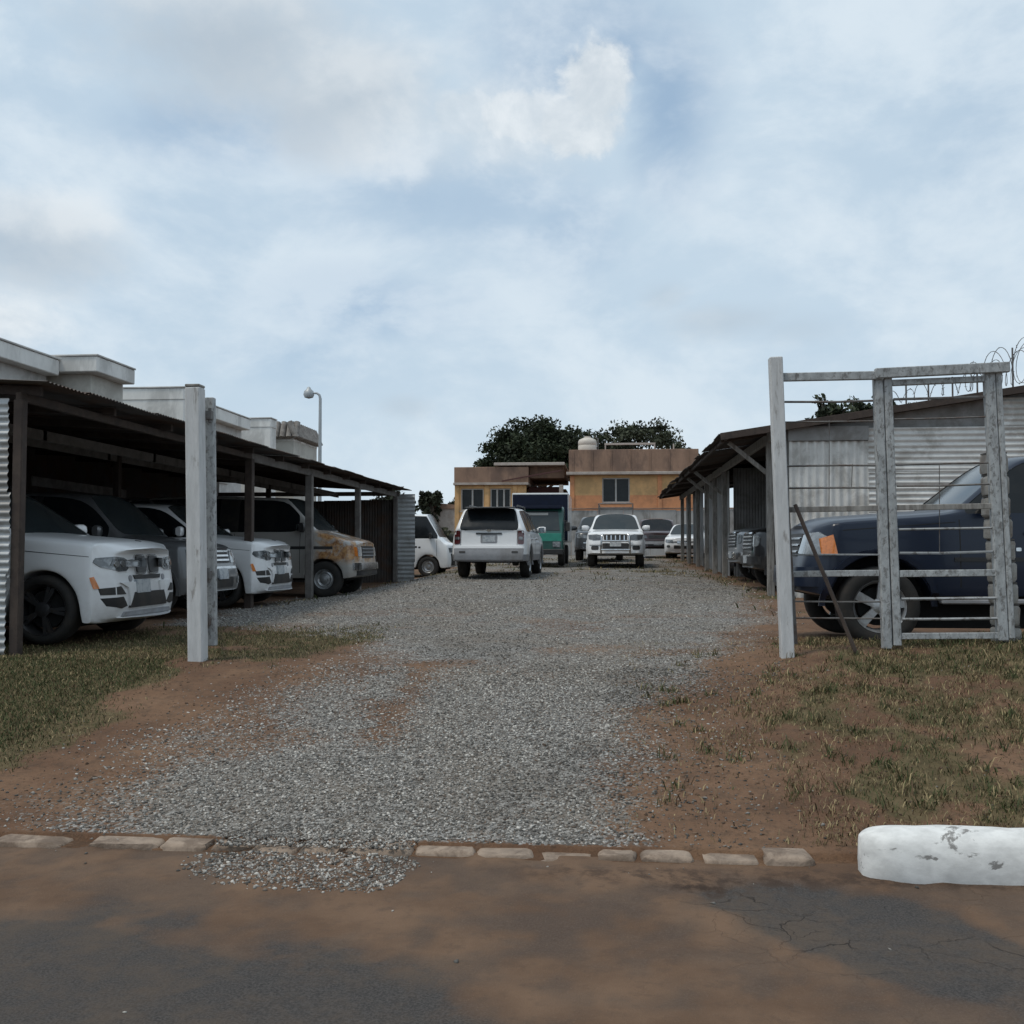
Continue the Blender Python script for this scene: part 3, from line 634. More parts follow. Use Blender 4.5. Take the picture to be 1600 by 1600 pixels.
# ------------------------------------------------------------------ left gate post and its open leaf
lp = thing('gate_post', 'stout white square gate post at the left of the driveway', 'gate post', (-3.82, 9.42, h1(-3.82, 9.42)))
beam('shaft', (-3.835, 9.42, h1(-3.85, 9.42)-0.05), (-3.895, 9.42, 3.09), 0.148, 0.148, POSTW, lp, 0.012)
box('cap', -3.967, -3.823, 9.348, 9.492, 3.092, 3.118, WOODG, lp, 0.006)
gl = thing('gate_leaf', 'weathered gate leaf swung fully open behind the stout white post', 'gate', (-3.79, 9.56, 0.60))
gd = Vector((-3.79, 9.58, 0)).normalized()
g0 = Vector((-3.79, 9.60, 0)); g1_ = g0+gd*2.3
beam('hinge_stile', (g0.x+0.02, g0.y, 0.62), (g0.x-0.025, g0.y, 3.02), 0.09, 0.07, PEEL, gl, 0.008)
beam('lock_stile', (g1_.x, g1_.y, 0.66), (g1_.x, g1_.y, 2.95), 0.05, 0.07, PEEL, gl, 0.008)
for z in (0.80, 1.12, 1.45, 1.80, 2.15, 2.50, 2.86):
    beam('rail', (g0.x+gd.x*.06, g0.y+gd.y*.06, z), (g1_.x-gd.x*.04, g1_.y-gd.y*.04, z), 0.035, 0.05, BARD, gl, 0.0)
for z in (0.86, 1.30, 2.84):
    hb = MB().box(-3.83, -3.765, 9.50, 9.56, z-0.04, z+0.04); hb.tube([(-3.79, 9.53, z-0.07), (-3.79, 9.53, z+0.07)], 0.016, 8)
    hb.build('hinge', BARD, gl, smooth=40)

# ------------------------------------------------------------------ right gate
RGY = 9.32
rp = thing('gate_post', 'slim pale wooden gate post with chipped paint right of the driveway', 'gate post', (1.60, RGY, h1(1.6, RGY)))
beam('shaft', (1.61, RGY, h1(1.6, RGY)-0.04), (1.53, RGY, 3.27), 0.115, 0.11, POSTW, rp, 0.008)
gz0 = h1(2.6, 9.5)
rg = thing('fence_gate', 'tall weathered gate of stiles and horizontal bars in front of the dark pickup', 'gate', (2.55, 9.45, gz0))
def gx_(z, xb, xt): return xb+(xt-xb)*(z-0.7)/2.5
for (xb, xt, w, z0, z1) in ((2.505, 2.455, 0.082, 0.66, 3.10), (2.593, 2.538, 0.072, 0.69, 3.10), (3.50, 3.42, 0.09, 0.74, 3.145), (3.575, 3.495, 0.05, 0.76, 3.15)):
    beam('stile', (xb, 9.45, z0), (xt, 9.45, z1), w, 0.075, PEEL, rg, 0.008)
beam('inner_stile', (1.70, 9.40, 0.70), (1.60, 9.40, 2.75), 0.03, 0.03, BARD, rg, 0.003)
beam('top_rail', (1.56, 9.41, 3.105), (2.50, 9.41, 3.11), 0.05, 0.075, PEEL, rg, 0.006)
beam('top_rail', (2.42, 9.40, 3.125), (3.58, 9.40, 3.165), 0.06, 0.09, PEEL, rg, 0.006)
beam('upper_rail', (2.56, 9.45, 3.045), (3.42, 9.45, 3.07), 0.05, 0.055, PEEL, rg, 0.006)
for z, r_, m_ in ((2.885, .011, BARD), (2.70, .008, BARD), (2.30, .010, BARD), (2.10, .010, BARD), (1.50, .009, BAR), (1.08, .009, BARD), (0.93, .008, BARD)):
    MB().tube([(gx_(z, 1.66, 1.56), 9.43, z), (2.1, 9.43, z+random.uniform(-.008, .004)), (gx_(z, 2.46, 2.40), 9.43, z)], r_, 6).build('bar', m_, rg, smooth=60)
for z, r_, m_ in ((2.90, .013, BARD), (2.72, .008, BARD), (2.31, .010, BARD), (2.12, .010, BARD), (1.73, .012, BAR), (1.52, .013, BAR), (1.11, .015, BAR), (0.93, .014, BAR)):
    MB().tube([(gx_(z, 2.64, 2.58), 9.43, z-0.005), (3.0, 9.43, z+random.uniform(-.006, .004)), (gx_(z, 3.46, 3.36), 9.43, z+0.008)], r_, 6).build('bar', m_, rg, smooth=60)
for (a, b, z, h_, m_) in ((1.68, 2.44, 1.325, 0.055, PEEL), (2.62, 3.45, 1.33, 0.06, PEEL), (1.64, 2.45, 1.905, 0.05, WOODG), (2.56, 3.42, 1.92, 0.05, WOODG), (2.63, 3.49, 0.775, 0.055, PEEL)):
    beam('rail', (a, 9.435, z), (b, 9.435, z+0.012), 0.03, h_, m_, rg, 0.004)
for xx, za, zb in ((2.02, 1.9, 2.72), (2.98, 1.5, 2.3), (2.22, 2.1, 2.32)):
    MB().tube([(xx, 9.47, za), (xx+0.01, 9.47, zb)], 0.004, 5).build('tie_wire', BARD, rg)
tag(beam('brace_plank', (2.19, 9.20, h1(2.19, 9.2)-0.02), (1.70, 9.365, 1.95), 0.055, 0.03, WOODD, None, 0.004), 'dark brown plank leaning diagonally against the slim gate post', 'plank')

pl = thing('block_pillar', 'leaning pillar of single concrete blocks at the right end of the gate', 'pillar', (3.72, 9.62, h1(3.72, 9.62)))
z = h1(3.72, 9.62)-0.06; k = 0
while z < 2.25:
    cx = 3.60-0.055*(z-0.7)+random.uniform(-.007, .007); hw = 0.105-0.006*(z-0.7)
    rough_block(cx-hw, cx+hw, 9.53, 9.74, z, z+0.186, 200+k, 0.006).build('block', BLOCK, pl, smooth=35)
    box('mortar_joint', cx-hw+0.012, cx+hw-0.012, 9.545, 9.725, z+0.184, z+0.198, MORT, pl); z += 0.195; k += 1

# ------------------------------------------------------------------ right shed
SE, SPX = 2.12, 3.10
def shed_z(x): return 3.66+(x-SE)*0.15
sh = thing('shed', 'low shed with dark overhanging roof and timber posts on the right', 'shed', (SPX, 19.3, h1(SPX, 19.3)))
n = 26; wd = (42.3-19.0)/n; sl = Vector((1, 0, 0.15)).normalized()
for i in range(n):
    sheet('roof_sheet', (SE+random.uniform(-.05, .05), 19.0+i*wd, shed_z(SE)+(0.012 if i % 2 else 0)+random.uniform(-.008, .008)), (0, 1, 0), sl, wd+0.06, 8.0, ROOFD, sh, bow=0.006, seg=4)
beam('gable_board', (SE, 18.97, shed_z(SE)-0.05), (10.0, 18.97, shed_z(10.0)-0.05), 0.04, 0.13, WOODD, sh, 0.004)
for y in (19.6, 27.0, 29.4, 31.7, 34.65, 38.2, 41.5):
    beam('post', (SPX, y, h1(SPX, y)-0.05), (SPX, y, shed_z(SPX)-0.12), 0.13, 0.13, WOODG, sh, 0.01)
    beam('rafter', (SE+0.06, y, shed_z(SE+.06)-0.06), (8.5, y, shed_z(8.5)-0.06), 0.06, 0.10, WOODD, sh, 0.004)
    if y < 30:
        beam('brace', (SPX, y+0.09, 2.95), (SPX-0.75, y+0.09, shed_z(SPX-.75)-0.12), 0.06, 0.08, WOODG, sh, 0.004)
beam('eave_beam', (SPX-0.02, 19.0, shed_z(SPX)-0.17), (SPX-0.02, 42.2, shed_z(SPX)-0.17), 0.08, 0.17, WOODG, sh, 0.006)
beam('purlin', (SE+0.15, 19.0, shed_z(SE+.15)-0.055), (SE+0.15, 42.2, shed_z(SE+.15)-0.055), 0.05, 0.07, WOODD, sh, 0.004)
y = 27.6
while y < 41.2:
    if not (33.1 < y+0.4 < 34.5 or 38.4 < y+0.4 < 40.2):
        sheet('wall_panel', (SPX+0.2, y, 0.7), (0, 1, 0), (0, 0, 1), 0.83, 2.95, PANELG, sh, bow=0.005, seg=4)
    y += 0.80
sheet('partition', (SPX+0.3, 27.55, 0.6), (1, 0, 0), (0, 0, 1), 5.5, 3.1, PANELG, sh, seg=4)
y = 19.4
while y < 42:
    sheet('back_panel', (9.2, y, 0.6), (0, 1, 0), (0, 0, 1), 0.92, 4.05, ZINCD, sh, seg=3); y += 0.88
box('end_panel', 3.35, 9.9, 19.30, 19.33, 0.5, 3.72, PANELG, sh)
mb = MB().prism([(3.35, 3.70), (9.9, 3.70), (9.9, shed_z(9.9)-0.1), (3.35, shed_z(3.35)-0.1)], 'y', 19.26, 19.29); mb.build('gable_plate', PANELG, sh)
for i in range(2):
    sheet('end_sheet', (3.38+i*0.71, 19.18, 0.55), (1, 0, 0), (0, 0, 1), 0.72, 2.98, ZINCW, sh, pitch=0.144, amp=0.026)
box('lintel_board', 3.36, 4.80, 19.12, 19.15, 3.535, 3.80, PANELG, sh, 0.004)
zz = 0.6; r_ = 0
while zz < 4.6:
    for (a, b) in ((4.80, 7.05), (7.0, 9.9)):
        top = shed_z(a)-0.13
        if zz+0.30 < top:
            hh = min(0.80, top-zz)
            sheet('end_sheet', (a, 19.19-0.012*(r_ % 2)+random.uniform(-.003, .003), zz), (0, 0, 1), (1, 0, 0), hh+0.03, b-a, ZINCW, sh, pitch=0.105, amp=0.017, bow=0.012)
        r_ += 1
    zz += 0.78

# razor wire on stakes above the shed's end wall
wire = thing('razor_wire', 'loops of razor wire on steel stakes above the corrugated wall', 'razor wire', (6, 19.4, 4))
for x in (5.55, 5.95, 6.38, 6.82, 7.45, 8.3, 9.2):
    MB().tube([(x, 19.4, shed_z(x)-0.3), (x, 19.4, shed_z(x)+(0.42 if x < 7.2 else 0.78))], 0.016, 6).build('stake', BARD, wire)
def coil(xa, xb, r0, r1, turns, ph):
    pts = []; N = turns*22
    for i in range(N+1):
        k = i/N; x = xa+(xb-xa)*k; r = r0+(r1-r0)*k; g = ph+turns*2*math.pi*k
        pts.append((x+0.22*r*math.sin(g*0.5+1), 19.4+r*math.cos(g)*0.8, shed_z(x)+0.10+r*(1+math.sin(g))*(0.85+0.1*math.sin(g*0.37))))
    return pts
for (xa, xb, r0, r1, tn, ph) in ((5.0, 7.3, 0.12, 0.22, 9, 0), (6.55, 10.0, 0.26, 0.78, 14, 1.4), (7.0, 10.4, 0.36, 0.70, 12, 4.0)):
    pts = coil(xa, xb, r0, r1, tn, ph); mb = MB().tube(pts, 0.0065, 4)
    for i in range(3, len(pts)-3, 4):
        p = Vector(pts[i]); d = (Vector(pts[i+1])-p).normalized(); s_ = Vector((random.uniform(-1, 1), random.uniform(-1, 1), random.uniform(-1, 1))).normalized()
        mb.beam(p-s_*0.03, p+s_*0.03, 0.010, 0.006)
    mb.build('coil', BARD, wire)

# ------------------------------------------------------------------ row houses behind the carport
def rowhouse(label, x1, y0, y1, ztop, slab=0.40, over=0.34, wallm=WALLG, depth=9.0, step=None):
    g = h1(x1, y0)
    t_ = thing('row_house', label, 'house', (x1, y0, g), group='pale row houses behind the carport')
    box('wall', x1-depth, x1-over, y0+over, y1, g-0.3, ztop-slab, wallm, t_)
    box('parapet', x1-depth, x1, y0, y1+0.01, ztop-slab+0.003, ztop, WALLW, t_, 0.02)
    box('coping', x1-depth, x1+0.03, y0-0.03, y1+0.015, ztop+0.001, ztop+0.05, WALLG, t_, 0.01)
    for k in range(int((y1-y0)/2.6)):
        ya = y0+0.9+k*2.6
        if ya+1.1 < y1-0.2:
            w_ = box('window', x1-over+0.003, x1-over+0.05, ya, ya+1.1, g+3.2, g+4.3, WFRAME, t_)
            box('pane', x1-over+0.051, x1-over+0.058, ya+0.07, ya+1.03, g+3.27, g+4.23, WGLASS, w_)
    return t_
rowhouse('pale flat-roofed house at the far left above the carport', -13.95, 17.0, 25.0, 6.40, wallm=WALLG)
rowhouse('pale house with boxy overhanging parapet above the carport roof', -12.95, 25.03, 27.15, 6.50, wallm=WALLT)
hC = rowhouse('pale house with plain flush two-tier parapet, second block along the carport', -12.75, 30.0, 30.6, 6.46, 0.36, 0.02, wallm=WALLW)
rowhouse('pale row house with shade-toned wall and deep overhanging roof edge behind the stout gate post', -13.0, 30.63, 36.6, 6.32)
rowhouse('small pale house end with square parapet beside the tiled crown', -12.9, 38.6, 39.3, 6.62, 0.34, 0.02, wallm=WALLW)
hF = rowhouse('farthest row house crowned with ribbed grey tiles near the street lamp', -12.6, 40.6, 44.0, 6.05, 0.10, 0.02, wallm=WALLT)
mb_i = 0
for (ax, a0, a1) in (('y', 40.45, 44.1), ('x', -16.0, -12.4)):
    k = a0
    while k < a1:
        p0, p1 = ((-12.45, k, 6.08), (-12.75, k, 6.72)) if ax == 'y' else ((k, 40.42, 6.08), (k, 40.7, 6.72))
        MB().tube([p0, p1], 0.13, 8).build('tile_rib', TILEG, hF, smooth=50); k += 0.27
box('tile_backing', -16.0, -12.62, 40.62, 44.0, 6.06, 6.66, TILEG, hF)

# ------------------------------------------------------------------ orange houses and boundary wall
def window(par, x0, x1, y, z0, z1, mull=1):
    f = MB()
    for (a, b, c, d) in ((x0, x1, z1-0.07, z1), (x0, x1, z0, z0+0.07), (x0, x0+0.07, z0+0.07, z1-0.07), (x1-0.07, x1, z0+0.07, z1-0.07)): f.box(a, b, y-0.05, y+0.02, c, d)
    for k in range(mull):
        xm = x0+(x1-x0)*(k+1)/(mull+1); f.box(xm-0.05, xm+0.05, y-0.045, y+0.015, z0+0.07, z1-0.07)
    w_ = f.build('window', WFRAME, par)
    for k in range(mull+1):
        a = x0+(x1-x0)*k/(mull+1)+0.06; b = x0+(x1-x0)*(k+1)/(mull+1)-0.06
        box('pane', a, b, y+0.016, y+0.03, z0+0.06, z1-0.06, WGLASS, w_)
    box('sill', x0-0.1, x1+0.1, y-0.14, y+0.02, z0-0.09, z0-0.005, LEDGE, w_)
    return w_
HG = 1.15
oa = thing('house', 'ochre house with brown parapet and recessed maroon porch, left of the pair', 'house', (-5.8, 62, HG), group='ochre houses beyond the boundary wall')
def wall_open(par, x0, x1, y0, y1, z0, z1, holes, m_, name='wall'):
    """wall slab with real openings: built from piers and panels between the holes"""
    xs_ = sorted(set([x0, x1]+[h[0] for h in holes]+[h[1] for h in holes]))
    for a, b in zip(xs_[:-1], xs_[1:]):
        hs = sorted([h for h in holes if h[0] < (a+b)/2 < h[1]], key=lambda h: h[2]); z = z0
        for h in hs:
            if h[2]-z > 0.01: box(name, a, b, y0, y1, z, h[2], m_, par)
            z = h[3]
        if z1-z > 0.01: box(name, a, b, y0, y1, z, z1, m_, par)
wl = [(-8.75, -7.35, 3.9, 5.25), (-6.95, -5.7, 3.7, 5.25)]
wall_open(oa, -9.1, -4.75, 62.0, 62.25, HG-0.3, 5.45, wl, YELLOW)
box('wall', -9.1, -2.5, 66.5, 70, HG-0.3, 5.45, YELLOW, oa)
box('wall', -9.1, -8.85, 62.26, 66.5, HG-0.3, 5.45, YELLOW, oa)
box('porch_wall', -4.75, -2.75, 64.0, 64.2, HG-0.3, 5.45, MAROON, oa)
box('porch_column', -2.75, -2.5, 62.0, 62.3, HG-0.3, 5.45, LEDGE, oa, 0.01)
window(oa, -8.75, -7.35, 62.12, 3.9, 5.25, 1); window(oa, -6.95, -5.7, 62.12, 3.7, 5.25, 2)
for xx in (-9.0, -7.15, -5.45): box('pilaster', xx-0.13, xx+0.13, 61.93, 61.998, HG, 5.44, YELLOW, oa, 0.01)
box('ledge', -9.2, -4.6, 61.75, 66, 5.453, 5.60, LEDGE, oa, 0.01)
box('parapet', -9.15, -4.6, 61.82, 70, 5.603, 6.55, REDB, oa, 0.02)
box('parapet', -4.58, -2.45, 62.6, 70, 5.9, 6.62, REDB, oa, 0.02)
box('roof_slab', -6.7, -2.4, 61.7, 70, 6.623, 6.80, LEDGE, oa, 0.02)
MB().prism([(-6.2, 5.62), (-2.6, 6.25), (-2.6, 6.33), (-6.2, 5.70)], 'y', 61.5, 61.6).build('porch_canopy', MAROON, oa)
ob_ = thing('house', 'orange and ochre house with rooftop tank and tall stained parapet, right of the pair', 'house', (1.7, 62, HG), group='ochre houses beyond the boundary wall')
hole = [(-0.15, 1.50, 4.35, 5.85)]
wall_open(ob_, -2.1, 5.6, 62.0, 62.25, 4.80, 6.02, [(-0.15, 1.50, 4.75, 5.85)], YELLOW)
wall_open(ob_, -2.1, 5.6, 62.0, 62.25, HG-0.3, 4.80, [(-0.15, 1.50, 4.35, 4.85)], ORANGE)
box('wall', -2.1, 5.6, 66, 70, HG-0.3, 6.02, ORANGE, ob_); box('wall', -2.1, -1.85, 62.26, 66, HG-0.3, 6.02, ORANGE, ob_)
box('wall', 5.35, 5.6, 62.26, 66, HG-0.3, 6.02, ORANGE, ob_)
window(ob_, -0.15, 1.50, 62.12, 4.35, 5.85, 1)
for xx in (-1.95, 3.3): box('pilaster', xx-0.12, xx+0.12, 61.93, 61.998, HG, 6.01, ORANGE, ob_, 0.01)
box('ledge', -2.3, 5.7, 61.6, 70, 6.023, 6.20, LEDGE, ob_, 0.02)
box('parapet', -2.15, 5.6, 61.78, 70, 6.203, 7.55, REDB, ob_, 0.02)
for k in range(7): box('parapet_rib', -1.9+k*1.15, -1.84+k*1.15, 61.75, 61.779, 6.25, 7.5, REDB, ob_)
beam('roof_frame', (0.0, 63, 8.0), (3.1, 63, 8.0), 0.1, 0.12, LEDGE, ob_)
for xx in (0.05, 3.05, 4.2): beam('roof_frame', (xx, 63, 7.5), (xx, 63, 7.98), 0.08, 0.08, LEDGE, ob_)
tk = thing('water_tank', 'cream plastic water tank on the roof of the orange house', 'water tank', (-1.05, 63.2, 7.55))
MB().lathe([(0.0, 7.55), (0.55, 7.55), (0.57, 7.62), (0.57, 7.92), (0.545, 7.95), (0.57, 7.98), (0.57, 8.18), (0.50, 8.30), (0.22, 8.42), (0.0, 8.43)], 20, 'z', (-1.05, 63.2, 0)).build('shell', TANKM, tk, smooth=40)
MB().lathe([(0.2, 8.40), (0.2, 8.50), (0.0, 8.51)], 14, 'z', (-1.05, 63.2, 0)).build('lid', TANKM, tk, smooth=40)
MB().tube([(-0.4, 63.2, 7.5), (-0.4, 63.2, 8.35), (-0.6, 63.2, 8.45)], 0.05, 6).build('pipe', BARD, tk)
bw = thing('boundary_wall', 'stained grey boundary wall at the back of the lot', 'wall', (0, 57, 1.1))
for k in range(8):
    x0 = -3.3+k*1.45; box('panel', x0, x0+1.44, 57.0, 57.18, 0.9, 3.70+random.uniform(-.05, .05), STAINW, bw, 0.01)
box('coping', -3.35, 8.35, 56.95, 57.23, 3.755, 3.83, REDB, bw, 0.01)

# ------------------------------------------------------------------ street lamp
sl_ = thing('street_lamp', 'thin street lamp with small round head above the left carport', 'street lamp', (-10.35, 36.5, h1(-10.35, 36.5)))
MB().tube([(-10.35, 36.5, 0.9), (-10.35, 36.5, 7.05), (-10.38, 36.5, 7.18), (-10.47, 36.5, 7.25), (-10.62, 36.5, 7.26)], [0.09, 0.055, 0.045, 0.04, 0.035], 8).build('pole', STEEL, sl_, smooth=50)
MB().lathe([(0.0, 7.50), (0.06, 7.47), (0.09, 7.40), (0.17, 7.33), (0.20, 7.20), (0.16, 7.10), (0.0, 7.05)], 14, 'z', (-10.78, 36.5, 0)).build('lamp_head', STEEL, sl_, smooth=50)

# ------------------------------------------------------------------ trees
LEAF = tint_mat('tree_leaves', 0.7)
BARK = mat('bark', (0.07, 0.055, 0.042), 0.9, 0.3, 6, bump=0.5, bscale=20)
def tree(label, x, y, gz_, zc, rx, rz, nl, size, clumps, loose=0.30, dome=False, col=(0.040, 0.055, 0.022), group='trees beyond the lot'):
    t_ = thing('tree', label, 'tree', (x, y, gz_), group=group)
    r = np.random.default_rng(int(abs(x*77+y*13)))
    u = r.normal(size=(clumps, 3)); u /= np.linalg.norm(u, axis=1, keepdims=True)
    if dome: u[:, 2] = np.abs(u[:, 2])*1.05-0.12
    rad = ((0.35+0.65*r.random(clumps)**0.5) if not dome else (0.15+0.85*r.random(clumps)**0.6))[:, None]
    cc = u*rad*np.array([rx, rx*0.9, rz])
    trunk = MB().tube([(x, y, gz_-0.2), (x+0.1, y, gz_+(zc-gz_)*0.5), (x, y, zc-rz*0.2), (x+0.1, y, zc+rz*0.3)], [0.28, 0.22, 0.16, 0.06], 8)
    for k in range(0, clumps, max(1, clumps//14)):
        p = cc[k]; trunk.tube([(x, y, zc-rz*0.45), (x+p[0]*.5, y+p[1]*.5, zc+p[2]*.45-0.1), (x+p[0]*.95, y+p[1]*.95, zc+p[2]*.95)], [0.12, 0.07, 0.02], 5)
    trunk.build('trunk', BARK, t_, smooth=60)
    ci = r.integers(0, clumps, nl); s = loose*(0.6+0.8*r.random(clumps))[ci][:, None]
    d3 = r.normal(size=(nl, 3)); d3 /= np.linalg.norm(d3, axis=1, keepdims=True)
    pos = cc[ci] + d3*(r.random(nl)**0.4)[:, None]*s*np.array([rx, rx, rz*0.8])
    a = r.normal(size=(nl, 3)); a /= np.linalg.norm(a, axis=1, keepdims=True)
    b = np.cross(a, r.normal(size=(nl, 3))); b /= np.linalg.norm(b, axis=1, keepdims=True)
    sz = size*(0.5+r.random(nl))[:, None]
    v = np.stack([pos-a*sz, pos+b*sz*0.55, pos+a*sz, pos-b*sz*0.55], 1).reshape(-1, 3)+np.array([0, 0, zc-gz_])
    me = mesh_np('crown', v, np.arange(nl*4).reshape(-1, 4))
    tone = (0.6+0.8*r.random(clumps))[ci][:, None]*(0.75+0.5*r.random(nl))[:, None]
    at = me.color_attributes.new('tint', 'FLOAT_COLOR', 'POINT')
    at.data.foreach_set('color', np.concatenate([np.repeat(np.array(col)*tone, 4, 0), np.ones((nl*4, 1))], 1).astype(np.float32).ravel())
    link('crown', me, LEAF, t_); return t_
tree('broad dark dome-shaped tree behind the ochre houses', -5.2, 86, 1.2, 8.3, 5.6, 4.35, 42000, 0.14, 300, 0.17, True, (0.026, 0.036, 0.016))
tree('ragged grey-green tree behind the rooftop tank and parapet', 3.0, 88, 1.2, 9.4, 3.9, 3.1, 15000, 0.14, 130, 0.20, False, (0.050, 0.058, 0.034))
tree('thin sparse treetop between the dome tree and the ragged tree', -0.1, 87, 1.2, 9.6, 1.6, 2.0, 1500, 0.13, 34, 0.20, False, (0.045, 0.052, 0.03))
tree('low rounded tree right of the ragged tree above the shed roof', 6.7, 88, 1.2, 8.7, 1.7, 1.6, 2600, 0.14, 36, 0.22, False, (0.034, 0.042, 0.022))
for (xx, yy, zc, rr, lb) in ((8.6, 40, 6.7, 0.9, 'small dark treetop seen left through the upper gate bars'), (9.9, 41, 6.85, 1.0, 'dark bushy treetop in the middle of those above the corrugated wall'), (11.1, 40.5, 7.0, 1.0, 'tallest dark treetop beside the middle stile of the gate')):
    tree(lb, xx, yy, 1.1, zc-0.25, rr, 0.95, 1500, 0.09, 24, 0.28, False, (0.030, 0.040, 0.02), 'treetops above the corrugated wall')
for i, (xx, yy, zc, rr, rz, lb) in enumerate(((-21.5, 104, 5.4, 2.6, 2.6, 'dark far tree just right of the carport end wall'), (-19.2, 112, 6.3, 1.2, 2.2, 'narrow far tree beside the tan hillside house'), (-16.3, 116, 6.4, 1.4, 1.6, 'small far tree between the hillside house and the ochre house'))):
    tree(lb, xx, yy, 0.9, zc, rr, rz, 1600, 0.26, 30, 0.3, False, (0.035, 0.042, 0.024), 'far trees beyond the white van')
HILL = mat('far_scrub', (0.085, 0.08, 0.05), 0.95, 0.3, 0.5, alt=(0.04, 0.045, 0.025), altamt=0.8, altscale=0.25, bump=0.5, bscale=2)
def hill(x, y):
    return 0.2+4.9*np.exp(-((x+24)/13)**2-((y-124)/13)**2)+(fbm(x, y, 0.35, 4)-0.5)*1.6*np.exp(-((x+24)/13)**2)
hl = grid_sheet('hillside', np.linspace(-60, 10, 60), np.linspace(95, 160, 50), hill, HILL, {}); tag(hl, kind='structure')
fh = thing('house', 'small tan hillside house far behind the white van', 'house', (-18.3, 114, 4.4))
box('wall', -19.4, -16.6, 113, 118, 3.5, 6.05, LEDGE, fh); MB().prism([(-19.6, 6.05), (-16.4, 6.05), (-16.6, 6.5), (-19.4, 6.75)], 'y', 112.8, 118.2).build('roof', REDB, fh)
fh2 = thing('house', 'white far house roof beside the corner of the ochre house', 'house', (-15.2, 122, 4.4))
box('wall', -16.2, -14.2, 121, 125, 3.5, 5.8, WALLW, fh2); MB().prism([(-16.4, 5.8), (-14.0, 5.8), (-14.4, 6.1), (-16.1, 6.15)], 'y', 120.8, 125.2).build('roof', WALLW, fh2)
# low scrub along the back fence line
for i, (xx, yy, zc, rr, lb) in enumerate(((-11.5, 52, 1.9, 1.5, 'low grey-green shrub behind the white van bonnet'), (-9.3, 54, 1.8, 1.3, 'low dark shrub between the white van and the white and silver SUV'), (-13.6, 55, 2.0, 1.5, 'low shrub hidden partly by the white van roof'))):
    tree(lb, xx, yy, 1.1, zc, rr, 0.9, 1400, 0.13, 26, 0.3, False, (0.052, 0.055, 0.032), 'shrubs along the back of the lot')

# ------------------------------------------------------------------ vehicles
DEF = dict(vee=0.08, ud=0.04, L=4.7, W=1.88, H=1.78, r=0.37, rim=0.235, fo=0.88, wb=2.75, zb=0.26, hood=0.98, cowl=1.14, xc=None, xh=None, xr=None, beltr=1.12, roofw=0.72,
           nose=[(0.2, -0.12), (0.42, 0.0), (0.62, -0.01), (0.75, -0.05), (0.95, -0.12), (1.3, -0.22)], tail=[(0.2, -0.05), (0.45, 0.0), (0.65, 0.0), (0.8, -0.05), (1.2, -0.06)],
           wins=[], bed=None, clad=None, noser=0.34, tailr=0.16, sh=0.0, hoodcrown=0.03, arch=1.14, roofcrown=0.03)
def lerp(pts, x): return float(np.interp(x, [p[0] for p in pts], [p[1] for p in pts]))
def islands(faces):
    par = {}
    def find(a):
        while par.setdefault(a, a) != a: par[a] = par[par[a]]; a = par[a]
        return a
    for p in faces:
        for q in p[1:]: par[find(q)] = find(p[0])
    out_ = {}
    for p in faces: out_.setdefault(find(p[0]), []).append(p)
    return list(out_.values())
